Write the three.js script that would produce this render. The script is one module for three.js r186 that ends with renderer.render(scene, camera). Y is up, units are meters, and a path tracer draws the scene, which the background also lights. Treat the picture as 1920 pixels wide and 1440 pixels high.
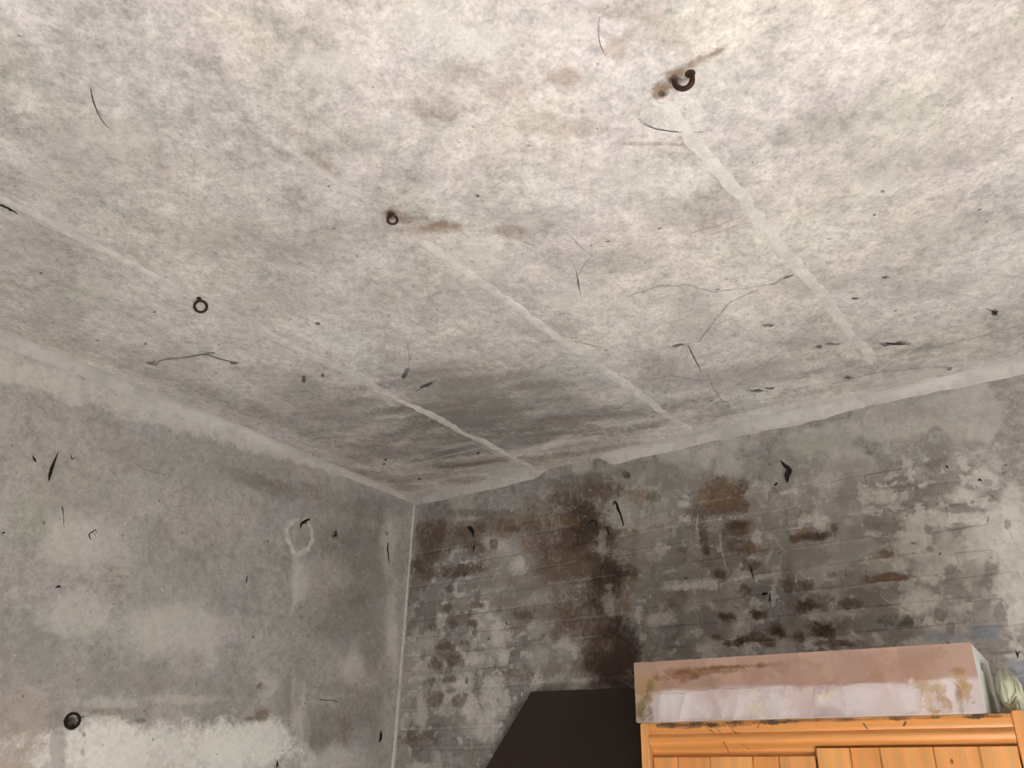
import * as THREE from 'three';
import { mergeGeometries, mergeVertices, toCreasedNormals } from 'three/addons/utils/BufferGeometryUtils.js';
import { RoundedBoxGeometry } from 'three/addons/geometries/RoundedBoxGeometry.js';
import { RectAreaLightUniformsLib } from 'three/addons/lights/RectAreaLightUniformsLib.js';

// ------------------------------------------------------------------ camera, sky, window light, exposure
const scene = new THREE.Scene();
const camera = new THREE.PerspectiveCamera(49.272, 4 / 3, 0.05, 60);
camera.position.set(2.580, 1.55, 2.515);
camera.rotation.order = 'YXZ';
camera.rotation.set(THREE.MathUtils.degToRad(27.27), THREE.MathUtils.degToRad(39.031), THREE.MathUtils.degToRad(1.627));
scene.background = new THREE.Color().setRGB(0.18, 0.185, 0.195);
RectAreaLightUniformsLib.init();
const ROOM = { H: 2.8, xMax: 3.6, zMax: 4.4, zMin: -0.32 };
const WIN = { z0: 1.6, z1: 2.85, y0: 0.75, y1: 2.0 };
const daylight = new THREE.RectAreaLight(new THREE.Color().setRGB(1.0, 0.975, 0.945), 0.8, WIN.z1 - WIN.z0 - 0.1, WIN.y1 - WIN.y0 - 0.1);
daylight.position.set(ROOM.xMax + 0.02, (WIN.y0 + WIN.y1) / 2, (WIN.z0 + WIN.z1) / 2);
daylight.lookAt(0, (WIN.y0 + WIN.y1) / 2, (WIN.z0 + WIN.z1) / 2);
scene.add(daylight);
const sun = new THREE.DirectionalLight(new THREE.Color().setRGB(0.99, 1.0, 1.025), 66);   // falls through the window onto the floor by the camera
sun.target.position.set(2.8, 0, 2.25); sun.position.set(2.8 + 6 * Math.cos(0.96), 6 * Math.sin(0.96), 2.25);
sun.castShadow = true; sun.shadow.mapSize.set(2048, 2048); Object.assign(sun.shadow.camera, { left: -4, right: 4, top: 4, bottom: -4, near: 0.5, far: 14 });
scene.add(sun, sun.target);
const renderer = new THREE.WebGLRenderer({ antialias: true });
renderer.toneMapping = THREE.LinearToneMapping;
renderer.toneMappingExposure = 5.7;
renderer.shadowMap.enabled = true;

// ------------------------------------------------------------------ helpers
const H = ROOM.H;
const BACK_ANGLE = 0.0646;                       // the back wall runs off square by this much
const dB = [Math.cos(BACK_ANGLE), -Math.sin(BACK_ANGLE)], nB = [Math.sin(BACK_ANGLE), Math.cos(BACK_ANGLE)];
let seedState = 12345;
const rnd = () => { seedState = (seedState + 0x6d2b79f5) | 0; let t = Math.imul(seedState ^ (seedState >>> 15), 1 | seedState); t = (t + Math.imul(t ^ (t >>> 7), 61 | t)) ^ t; return ((t ^ (t >>> 14)) >>> 0) / 4294967296; };
function hash(ix, iy) { let h = Math.imul(ix, 374761393) ^ Math.imul(iy, 668265263); h = Math.imul(h ^ (h >>> 13), 1274126177); return ((h ^ (h >>> 16)) >>> 0) / 4294967296; }
function vn(x, y, per = 0) {
  const fx = Math.floor(x), fy = Math.floor(y); let u = x - fx, v = y - fy; u = u * u * (3 - 2 * u); v = v * v * (3 - 2 * v);
  let x0 = fx, x1 = fx + 1, y0 = fy, y1 = fy + 1;
  if (per) { x0 = ((x0 % per) + per) % per; x1 = ((x1 % per) + per) % per; y0 = ((y0 % per) + per) % per; y1 = ((y1 % per) + per) % per; }
  const a = hash(x0, y0), b = hash(x1, y0), c = hash(x0, y1), d = hash(x1, y1);
  return a + (b - a) * u + (c - a) * v + (a - b - c + d) * u * v;
}
function fbm(x, y, oct = 4) { let s = 0, a = 0.5, t = 0; for (let i = 0; i < oct; i++) { s += a * vn(x, y); t += a; a *= 0.5; x = x * 2.03 + 17.1; y = y * 2.03 + 9.7; } return s / t; }
const smooth = (a, b, x) => { const t = Math.min(1, Math.max(0, (x - a) / (b - a))); return t * t * (3 - 2 * t); };
const toLin = (c) => { c /= 255; return c <= 0.04045 ? c / 12.92 : Math.pow((c + 0.055) / 1.055, 2.4); };
const SRGB = new Uint8Array(4097); for (let i = 0; i <= 4096; i++) { const c = i / 4096; SRGB[i] = Math.round(255 * (c <= 0.0031308 ? 12.92 * c : 1.055 * Math.pow(c, 1 / 2.4) - 0.055)); }
const lin = (r, g, b) => [toLin(r), toLin(g), toLin(b)];
// colours of the marks: dirt, damp brick, rust, mould, fresh whitewash, bare plaster, painted corner shade
const MARK_COLOURS = { k: lin(46, 39, 34), d: lin(66, 50, 40), n: lin(100, 79, 63), b: lin(140, 114, 90), o: lin(122, 94, 64), g: lin(139, 131, 125), e: lin(152, 150, 138), m: lin(92, 92, 72), w: lin(210, 204, 195), p: lin(186, 166, 152), s: lin(108, 98, 90), q: lin(236, 231, 223), u: lin(122, 134, 150) };

class Layer {                                     // a painted surface, measured in metres
  constructor(x0, y0, w, h, W, Hh) { Object.assign(this, { x0, y0, w, h, W, Hh }); this.c = new Float32Array(W * Hh * 3); }
  fill(fn) { const { W, Hh, c } = this, o = [0, 0, 0]; for (let j = 0, i = 0; j < Hh; j++) { const y = this.y0 + (j + 0.5) / Hh * this.h; for (let k = 0; k < W; k++, i += 3) { fn(this.x0 + (k + 0.5) / W * this.w, y, o); c[i] = o[0]; c[i + 1] = o[1]; c[i + 2] = o[2]; } } return this; }
  region(xa, xb, ya, yb, fn) {
    const { W, Hh, c } = this, ka = Math.max(0, Math.floor((xa - this.x0) / this.w * W)), kb = Math.min(W - 1, Math.ceil((xb - this.x0) / this.w * W));
    const ja = Math.max(0, Math.floor((ya - this.y0) / this.h * Hh)), jb = Math.min(Hh - 1, Math.ceil((yb - this.y0) / this.h * Hh));
    for (let j = ja; j <= jb; j++) { const y = this.y0 + (j + 0.5) / Hh * this.h; for (let k = ka; k <= kb; k++) fn(this.x0 + (k + 0.5) / W * this.w, y, (j * W + k) * 3); }
  }
  mix(i, col, a) { const c = this.c; c[i] += (col[0] - c[i]) * a; c[i + 1] += (col[1] - c[i + 1]) * a; c[i + 2] += (col[2] - c[i + 2]) * a; }
  blob(cx, cy, rx, ry, ang, col, alpha, soft, edge = 0.55) {
    const R = Math.max(rx, ry) * 1.75, ca = Math.cos(ang), sa = Math.sin(ang), small = Math.min(rx, ry), f1 = Math.min(60, 1.1 / small), f2 = Math.min(260, 4.2 / small);
    this.region(cx - R, cx + R, cy - R, cy + R, (x, y, i) => {
      const dx = x - cx, dy = y - cy, u = (dx * ca + dy * sa) / rx, v = (-dx * sa + dy * ca) / ry; let d = Math.sqrt(u * u + v * v);
      if (d > 1.75) return;
      const g = vn(x * f2 + 3.1, y * f2);
      d += edge * 1.3 * (vn(x * f1, y * f1 + 7.7) - 0.5) + edge * 0.7 * (g - 0.5) + 0.25 * (vn(x * 170, y * 170) - 0.5);
      const a = alpha * smooth(1 + soft, 1 - soft, d) * (0.7 + 0.6 * vn(x * 95 + 11, y * 95)) ;
      if (a > 0.003) this.mix(i, col, Math.min(1, a));
    });
  }
  blobs(list) { for (const [code, alpha, soft, n] of list) for (let i = 0; i < n.length; i += 5) this.blob(n[i], n[i + 1], n[i + 2], n[i + 3], n[i + 4], MARK_COLOURS[code], alpha, soft); }
  stroke(n, width, col, alpha) {
    for (let s = 0; s + 3 < n.length; s += 2) {
      const ax = n[s], ay = n[s + 1], bx = n[s + 2], by = n[s + 3], R = width * 2, L2 = (bx - ax) ** 2 + (by - ay) ** 2;
      this.region(Math.min(ax, bx) - R, Math.max(ax, bx) + R, Math.min(ay, by) - R, Math.max(ay, by) + R, (x, y, i) => {
        const xx = x + 0.006 * (vn(x * 40, y * 40) - 0.5), yy = y + 0.006 * (vn(x * 40 + 9, y * 40) - 0.5);
        const t = Math.min(1, Math.max(0, ((xx - ax) * (bx - ax) + (yy - ay) * (by - ay)) / L2)), d = Math.hypot(xx - ax - t * (bx - ax), yy - ay - t * (by - ay));
        const w = width * (0.35 + 0.8 * vn(x * 60, y * 60)), a = alpha * smooth(w, w * 0.3, d) * (0.45 + 0.75 * vn(x * 120, y * 120));
        if (a > 0.01) this.mix(i, col, Math.min(1, a));
      });
    }
  }
  strokes(list) { for (const [code, alpha, width, n] of list) this.stroke(n, width, MARK_COLOURS[code], alpha); }
  texture() {
    const { W, Hh, c } = this, d = new Uint8Array(W * Hh * 4);
    for (let i = 0, j = 0; i < c.length; i += 3, j += 4) { for (let q = 0; q < 3; q++) d[j + q] = SRGB[Math.max(0, Math.min(4096, (c[i + q] * 4096) | 0))]; d[j + 3] = 255; }
    const t = new THREE.DataTexture(d, W, Hh, THREE.RGBAFormat); t.colorSpace = THREE.SRGBColorSpace; t.magFilter = THREE.LinearFilter; t.minFilter = THREE.LinearMipmapLinearFilter; t.generateMipmaps = true;
    t.repeat.set(1 / this.w, 1 / this.h); t.offset.set(-this.x0 / this.w, -this.y0 / this.h); t.needsUpdate = true; this.c = null;
    return t;
  }
}
function tile(size, metres, fn, colour) {         // a pattern that repeats without a seam; fn gets u,v in 0..1
  const d = new Uint8Array(size * size * 4);
  for (let j = 0, i = 0; j < size; j++) for (let k = 0; k < size; k++, i += 4) { const v = fn(k / size, j / size); if (colour) { d[i] = v[0]; d[i + 1] = v[1]; d[i + 2] = v[2]; } else d[i] = d[i + 1] = d[i + 2] = Math.max(0, Math.min(255, v * 255)); d[i + 3] = 255; }
  const t = new THREE.DataTexture(d, size, size, THREE.RGBAFormat); t.wrapS = t.wrapT = THREE.RepeatWrapping; t.magFilter = THREE.LinearFilter; t.repeat.set(1 / metres, 1 / metres); if (colour) t.colorSpace = THREE.SRGBColorSpace; t.needsUpdate = true;
  return t;
}
const roughTile = tile(1024, 0.8, (u, v) => 0.5 * vn(u * 24, v * 24, 24) + 0.28 * vn(u * 70, v * 70, 70) + 0.22 * vn(u * 220, v * 220, 220));
const plasterTile = tile(512, 0.5, (u, v) => { const n = 0.4 * vn(u * 8, v * 8, 8) + 0.35 * vn(u * 26, v * 26, 26) + 0.25 * vn(u * 90, v * 90, 90), k = 184 + 62 * n; return [k, k - 5, k - 14]; }, true);

function setUV(g, fn) { const p = g.attributes.position, uv = new Float32Array(p.count * 2); for (let i = 0; i < p.count; i++) { const q = fn(p.getX(i), p.getY(i), p.getZ(i)); uv[2 * i] = q[0]; uv[2 * i + 1] = q[1]; } g.setAttribute('uv', new THREE.BufferAttribute(uv, 2)); return g; }
function box(x0, x1, y0, y1, z0, z1) { const g = new THREE.BoxGeometry(x1 - x0, y1 - y0, z1 - z0); g.translate((x0 + x1) / 2, (y0 + y1) / 2, (z0 + z1) / 2); return g; }
function mesh(name, g, m, parent) { const o = new THREE.Mesh(g, m); o.name = name; o.castShadow = o.receiveShadow = true; (parent ?? scene).add(o); return o; }
const taken = new Map();
function numbered(name) { const n = taken.get(name) ?? 0; taken.set(name, n + 1); return n ? name + '_' + String(n).padStart(3, '0') : name; }
function tag(o, label, category, group) { o.name = numbered(o.name); o.userData.label = label; o.userData.category = category; if (group) o.userData.group = group; return o; }
function structure(o, label, category) { o.userData.kind = 'structure'; o.userData.label = label; o.userData.category = category; return o; }
function gridSurface(nu, nv, fn) {                // fn(i/nu, j/nv) -> [x,y,z,u,v]
  const pos = [], uv = [], idx = [];
  for (let j = 0; j <= nv; j++) for (let i = 0; i <= nu; i++) { const q = fn(i / nu, j / nv); pos.push(q[0], q[1], q[2]); uv.push(q[3], q[4]); }
  for (let j = 0; j < nv; j++) for (let i = 0; i < nu; i++) { const a = j * (nu + 1) + i, b = a + 1, c = a + nu + 1, d = c + 1; idx.push(a, b, d, a, d, c); }
  const g = new THREE.BufferGeometry(); g.setAttribute('position', new THREE.Float32BufferAttribute(pos, 3)); g.setAttribute('uv', new THREE.Float32BufferAttribute(uv, 2)); g.setIndex(idx); g.computeVertexNormals();
  return g;
}
function tube(points, radii, sides = 7, closed = false) {   // a swept tube with its own radius at each point
  const curve = new THREE.CatmullRomCurve3(points.map((p) => new THREE.Vector3(...p)), closed, 'centripetal'), n = Math.max(6, (points.length - 1) * 4), F = curve.computeFrenetFrames(n, closed);
  return gridSurface(sides, n, (a, t) => {
    const i = Math.round(t * n), c = curve.getPoint(t), f = t * (radii.length - 1), k = Math.min(radii.length - 2, Math.floor(f)), r = radii.length > 1 ? radii[k] + (radii[k + 1] - radii[k]) * (f - k) : radii[0];
    const ca = Math.cos(a * Math.PI * 2) * r, sa = Math.sin(a * Math.PI * 2) * r, N = F.normals[i], Bn = F.binormals[i];
    return [c.x + N.x * ca + Bn.x * sa, c.y + N.y * ca + Bn.y * sa, c.z + N.z * ca + Bn.z * sa, a * 0.02, t * 0.1];
  });
}
function centred(o) { o.geometry.computeBoundingBox(); const c = o.geometry.boundingBox.getCenter(new THREE.Vector3()); o.geometry.translate(-c.x, -c.y, -c.z); o.position.add(c); return o; }

// ------------------------------------------------------------------ marks and painted corner shade on the surfaces, in metres (x z on the ceiling, z y on the left wall, run and height on the back wall)
const BACK_STAINS = [
  ['g',0.45,0.5,[1.180,2.700,0.175,0.037,2.94, 2.055,2.723,0.094,0.036,2.89, 1.627,2.595,0.109,0.041,2.93, 1.867,2.565,0.115,0.045,2.93, 1.786,2.472,0.100,0.053,2.95, 1.624,2.285,0.102,0.086,3.00, 1.540,2.478,0.092,0.074,2.87, 1.186,2.459,0.105,0.077,2.88, 1.200,2.342,0.122,0.084,2.95, 1.306,2.183,0.152,0.070,3.03, 1.832,2.342,0.095,0.067,3.00, 1.870,2.188,0.091,0.079,-3.11, 2.153,2.586,0.073,0.034,2.92, 2.325,2.554,0.027,0.026,2.87, 2.115,2.474,0.051,0.033,2.95, 0.086,2.605,0.147,0.082,1.78, 0.319,2.593,0.172,0.068,2.95, 0.639,2.522,0.132,0.099,1.81, 0.517,2.347,0.129,0.100,1.86, 0.667,2.289,0.163,0.119,1.73, 0.693,2.072,0.093,0.056,3.02, 0.762,2.012,0.090,0.036,3.07]],
  ['e',0.4,0.5,[1.710,2.674,0.098,0.047,2.90, 1.213,2.554,0.047,0.039,2.71, 1.825,2.299,0.038,0.020,3.01, 1.872,2.248,0.028,0.019,3.04, 2.170,2.255,0.060,0.015,3.00, 2.103,2.169,0.034,0.030,-2.99, 0.359,2.365,0.055,0.025,2.98, 1.945,2.276,0.048,0.030,1.38, 1.815,2.670,0.068,0.028,2.91]],
  ['w',0.62,0.4,[0.578,2.424,0.038,0.032,2.46, 0.458,2.527,0.060,0.030,2.93, 0.422,2.285,0.018,0.015,2.14, 0.195,2.250,0.027,0.021,2.02, 0.378,2.085,0.047,0.020,3.04, 0.512,2.074,0.024,0.019,1.84, 0.451,1.833,0.059,0.044,3.02, 0.485,1.898,0.054,0.037,3.03, 0.469,1.973,0.062,0.047,2.96, 0.499,2.165,0.061,0.036,2.99, 1.183,2.401,0.037,0.019,2.97, 1.234,2.263,0.055,0.016,3.02, 1.168,2.161,0.052,0.021,3.04, 1.331,2.260,0.057,0.018,3.02, 1.931,2.464,0.062,0.024,2.96, 2.081,2.369,0.086,0.023,2.98, 2.012,2.315,0.065,0.058,1.25, 1.896,2.349,0.028,0.010,2.99, 1.954,2.242,0.021,0.019,-3.03, 2.054,2.229,0.056,0.047,3.14, 1.978,2.129,0.057,0.038,3.10, 2.208,2.301,0.078,0.053,1.31, 2.241,2.174,0.163,0.044,1.35, 2.228,2.459,0.041,0.034,1.33, 1.727,2.419,0.034,0.014,2.97, 2.150,2.424,0.042,0.020,2.97, 2.280,2.352,0.094,0.033,1.35, 0.330,1.980,0.060,0.050,1.96, 0.361,1.903,0.049,0.044,2.19, 0.126,1.892,0.059,0.038,1.76]],
  ['n',0.75,0.5,[0.847,2.607,0.141,0.084,2.88, 0.880,2.485,0.123,0.091,2.82, 0.798,2.415,0.115,0.081,2.88, 0.934,2.347,0.104,0.089,2.74, 0.875,2.208,0.130,0.094,2.95, 0.949,2.090,0.117,0.087,3.00, 0.977,1.999,0.100,0.053,3.07, 0.763,2.665,0.065,0.030,2.91, 0.931,2.667,0.095,0.038,2.93]],
  ['d',0.75,0.45,[0.977,1.981,0.083,0.052,3.07, 1.031,2.057,0.071,0.049,1.56, 0.858,2.573,0.101,0.054,2.91, 0.927,2.499,0.092,0.045,2.95, 0.834,2.492,0.086,0.045,2.94, 0.946,2.375,0.064,0.054,2.71, 0.966,2.314,0.066,0.048,2.92, 0.921,2.261,0.067,0.049,2.93, 0.982,2.142,0.064,0.055,2.90, 0.937,2.037,0.076,0.043,3.05, 1.037,2.340,0.043,0.027,2.96, 0.999,2.033,0.062,0.060,2.72]],
  ['n',0.5,0.5,[0.762,2.503,0.087,0.070,1.90, 0.739,2.361,0.086,0.076,2.30, 0.785,2.237,0.070,0.058,2.83, 0.690,2.451,0.084,0.039,1.62, 0.644,2.231,0.063,0.032,3.00]],
  ['o',0.5,0.4,[1.099,2.615,0.049,0.036,2.79, 1.038,2.482,0.049,0.018,2.97, 0.763,2.567,0.079,0.025,2.96, 1.046,2.401,0.037,0.033,2.19, 1.028,2.230,0.049,0.025,1.56, 1.063,2.311,0.038,0.019,1.55, 0.612,2.603,0.032,0.025,1.90, 0.609,2.500,0.034,0.029,2.14, 0.540,2.594,0.091,0.035,2.95, 0.266,2.617,0.065,0.032,2.91]],
  ['w',0.3,0.4,[0.948,2.455,0.053,0.020,1.56, 0.968,2.237,0.057,0.024,1.56, 0.669,2.170,0.062,0.031,3.02, 0.658,2.075,0.043,0.037,2.78, 1.017,2.516,0.031,0.016,2.94, 0.785,2.103,0.034,0.031,1.97]],
  ['n',0.55,0.45,[0.234,2.588,0.182,0.055,2.97, 0.455,2.599,0.132,0.040,2.96, 0.658,2.617,0.080,0.067,2.16, 0.093,2.534,0.080,0.063,2.38, 0.351,2.520,0.056,0.031,2.91, 0.664,2.518,0.079,0.059,1.80]],
  ['s',0.6,0.45,[0.836,2.718,0.114,0.035,2.93, 0.909,2.726,0.063,0.022,2.92, 0.763,2.710,0.061,0.026,2.91, 0.370,2.673,0.171,0.018,2.97]],
  ['n',0.7,0.35,[0.084,2.629,0.076,0.050,2.77, 0.100,2.556,0.053,0.035,1.85, 0.373,2.612,0.035,0.026,2.67, 0.543,2.576,0.058,0.011,2.98, 0.088,2.461,0.052,0.027,2.93, 0.194,2.447,0.024,0.019,2.60, 0.325,2.439,0.077,0.024,3.07, 0.265,2.427,0.026,0.013,2.95, 0.052,2.493,0.034,0.023,1.89, 0.231,2.370,0.023,0.015,2.88, 0.095,2.385,0.018,0.011,1.80, 0.223,2.293,0.037,0.017,2.99, 0.377,2.289,0.035,0.012,3.01, 0.258,2.230,0.030,0.017,2.98, 0.360,2.220,0.027,0.014,2.99, 0.156,2.226,0.026,0.013,2.99, 0.232,2.141,0.041,0.016,3.03, 0.309,2.153,0.010,0.008,1.84, 0.335,2.151,0.009,0.007,2.25, 0.441,2.154,0.008,0.006,2.87, 0.180,2.077,0.032,0.027,2.53, 0.271,2.083,0.038,0.024,2.98, 0.257,2.016,0.045,0.014,3.07, 0.169,2.009,0.020,0.016,2.80, 0.342,2.005,0.016,0.008,1.67, 0.188,1.948,0.043,0.029,2.98, 0.310,1.941,0.039,0.029,2.96, 0.591,2.231,0.042,0.018,3.02, 0.162,2.617,0.072,0.029,1.70, 0.445,2.529,0.028,0.023,2.08]],
  ['g',0.75,0.35,[0.346,2.374,0.038,0.019,2.96, 0.441,2.369,0.032,0.017,2.96, 0.130,2.381,0.036,0.026,2.79, 0.123,2.305,0.027,0.021,2.70, 0.310,2.290,0.049,0.017,3.02, 0.268,1.976,0.032,0.017,3.04, 0.315,1.868,0.036,0.021,3.06, 0.205,1.876,0.024,0.015,3.03, 0.308,1.826,0.033,0.017,3.08, 0.394,2.118,0.029,0.012,3.04, 0.129,2.005,0.028,0.014,3.04, 0.113,2.114,0.021,0.016,1.92, 0.155,1.788,0.032,0.019,3.06, 0.388,1.746,0.061,0.029,3.11, 0.175,1.743,0.037,0.022,3.07, 0.293,1.774,0.036,0.018,3.09, 0.093,2.232,0.031,0.020,1.80, 0.547,1.823,0.021,0.018,2.97, 0.238,1.828,0.021,0.015,3.00, 0.089,1.933,0.028,0.016,1.75]],
  ['n',0.8,0.3,[1.399,2.590,0.045,0.041,2.28, 1.475,2.570,0.046,0.034,2.85, 1.403,2.521,0.051,0.042,2.80, 1.478,2.508,0.038,0.030,2.85, 1.345,2.421,0.034,0.019,1.52, 1.351,2.371,0.022,0.021,1.92, 1.467,2.432,0.056,0.026,2.97, 1.470,2.374,0.048,0.025,2.98, 1.499,2.302,0.034,0.018,3.00, 1.469,2.223,0.025,0.019,3.02, 1.401,2.144,0.033,0.015,3.04, 1.506,2.142,0.033,0.017,3.05, 1.557,2.091,0.027,0.020,3.09, 1.715,2.367,0.053,0.016,3.06, 1.778,2.385,0.014,0.013,1.52, 1.649,2.370,0.019,0.014,2.97, 1.660,2.213,0.031,0.020,3.04, 1.616,2.220,0.022,0.019,1.42, 1.662,2.153,0.034,0.020,3.05, 1.707,2.078,0.048,0.025,3.07, 1.627,2.062,0.018,0.016,-3.06, 1.574,2.076,0.016,0.015,1.23, 1.873,2.210,0.033,0.010,3.02, 1.922,2.209,0.042,0.013,3.02, 1.735,2.034,0.062,0.012,3.06, 1.486,2.072,0.031,0.016,3.07, 1.423,2.061,0.035,0.013,3.06, 1.790,2.144,0.034,0.014,3.05, 1.921,2.284,0.020,0.008,3.01, 1.945,2.082,0.015,0.013,1.20, 1.527,2.053,0.024,0.013,3.08, 1.362,2.083,0.022,0.013,3.06]],
  ['o',0.55,0.35,[1.395,2.290,0.034,0.020,3.00, 1.406,2.559,0.067,0.050,2.85, 1.357,2.339,0.022,0.017,1.56, 1.526,2.352,0.036,0.021,2.98, 1.511,2.137,0.021,0.012,3.05, 1.908,2.281,0.027,0.015,3.01, 1.907,2.206,0.039,0.010,3.02, 1.499,2.438,0.041,0.018,2.97, 1.671,2.384,0.020,0.014,2.97]],
  ['d',0.7,0.3,[1.715,2.367,0.040,0.010,3.06, 1.394,2.287,0.019,0.012,2.99, 1.350,2.370,0.015,0.013,1.74, 1.468,2.443,0.037,0.015,2.97, 1.506,2.142,0.021,0.010,3.05, 1.706,2.071,0.032,0.016,3.07, 1.557,2.088,0.015,0.013,-3.14, 1.662,2.150,0.023,0.013,3.05, 1.052,2.711,0.026,0.016,2.53, 1.401,2.144,0.024,0.010,3.04, 1.442,2.068,0.021,0.010,3.07]],
  ['g',0.8,0.3,[1.251,2.378,0.042,0.024,2.97, 1.284,2.295,0.035,0.015,3.01, 1.158,2.224,0.036,0.013,3.03, 1.235,2.219,0.018,0.009,3.02, 1.095,2.367,0.038,0.015,2.99, 1.843,2.362,0.024,0.017,2.99, 1.936,2.356,0.041,0.013,2.99, 1.922,2.427,0.014,0.010,2.96, 1.909,2.390,0.036,0.008,2.98, 1.737,2.204,0.022,0.013,3.04, 1.794,2.079,0.014,0.012,-2.97, 1.911,2.158,0.018,0.008,3.04, 1.925,2.043,0.032,0.013,3.08, 2.142,2.382,0.063,0.010,2.97, 2.123,2.325,0.022,0.021,1.11, 2.046,2.337,0.013,0.012,1.27, 2.082,2.202,0.028,0.019,1.31, 2.051,2.047,0.021,0.011,1.34, 2.180,2.074,0.036,0.019,1.31, 2.170,1.980,0.028,0.010,3.09, 1.707,2.309,0.046,0.024,3.00, 1.727,2.514,0.024,0.018,2.90, 1.824,2.481,0.028,0.023,1.48, 1.385,2.192,0.028,0.017,3.03, 2.226,2.451,0.014,0.010,2.97, 1.265,2.152,0.031,0.016,3.04, 1.186,2.124,0.031,0.014,3.05, 1.145,2.283,0.025,0.015,2.99, 1.963,2.047,0.025,0.012,3.08, 1.819,2.260,0.019,0.010,3.02, 1.322,2.625,0.033,0.020,2.89, 1.239,2.630,0.042,0.016,2.93, 1.156,2.657,0.031,0.016,2.90, 2.038,2.279,0.010,0.009,-2.94, 2.252,2.317,0.015,0.008,1.34]],
  ['m',0.6,0.35,[1.910,2.082,0.041,0.015,3.06, 1.756,2.238,0.018,0.010,3.03, 2.032,2.089,0.020,0.018,-2.83, 1.790,2.148,0.031,0.016,3.05, 1.939,2.072,0.020,0.012,3.10, 1.163,2.603,0.030,0.020,2.86, 1.263,2.390,0.016,0.011,2.93]],
  ['u',0.55,0.5,[2.177,1.884,0.062,0.041,1.22, 2.030,2.031,0.068,0.015,3.06, 2.125,2.033,0.039,0.020,3.10]]
];
const BACK_STREAKS = [
  ['w',0.7,0.0052,[0.001,2.790, 0.000,2.618, 0.006,2.339, 0.007,2.038, 0.010,1.703]],
  ['w',0.5,0.0021,[2.196,2.120, 2.197,2.062, 2.200,2.020, 2.208,1.984]],
  ['g',0.6,0.0027,[2.188,2.114, 2.189,2.052, 2.196,2.013]],
  ['k',0.5,0.0014,[2.254,2.294, 2.258,2.262, 2.263,2.243]],
  ['w',0.6,0.0028,[1.576,2.390, 1.599,2.359, 1.621,2.326]],
  ['w',0.6,0.0058,[1.332,2.504, 1.320,2.457, 1.329,2.418]],
  ['w',0.55,0.0055,[1.402,2.407, 1.406,2.351, 1.415,2.304]],
  ['w',0.6,0.0048,[0.350,2.345, 0.376,2.355, 0.386,2.371]],
  ['w',0.6,0.0058,[0.390,2.298, 0.421,2.299, 0.428,2.269, 0.392,2.265]],
  ['w',0.5,0.0058,[0.340,2.241, 0.380,2.241, 0.394,2.215, 0.382,2.196]],
  ['w',0.6,0.0033,[1.718,2.231, 1.737,2.220, 1.759,2.224]],
  ['w',0.6,0.0034,[1.642,2.252, 1.641,2.229, 1.642,2.212]],
  ['w',0.6,0.0032,[1.739,2.155, 1.740,2.138]],
  ['w',0.6,0.0030,[1.881,2.163, 1.895,2.144, 1.917,2.132]]
];
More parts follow.
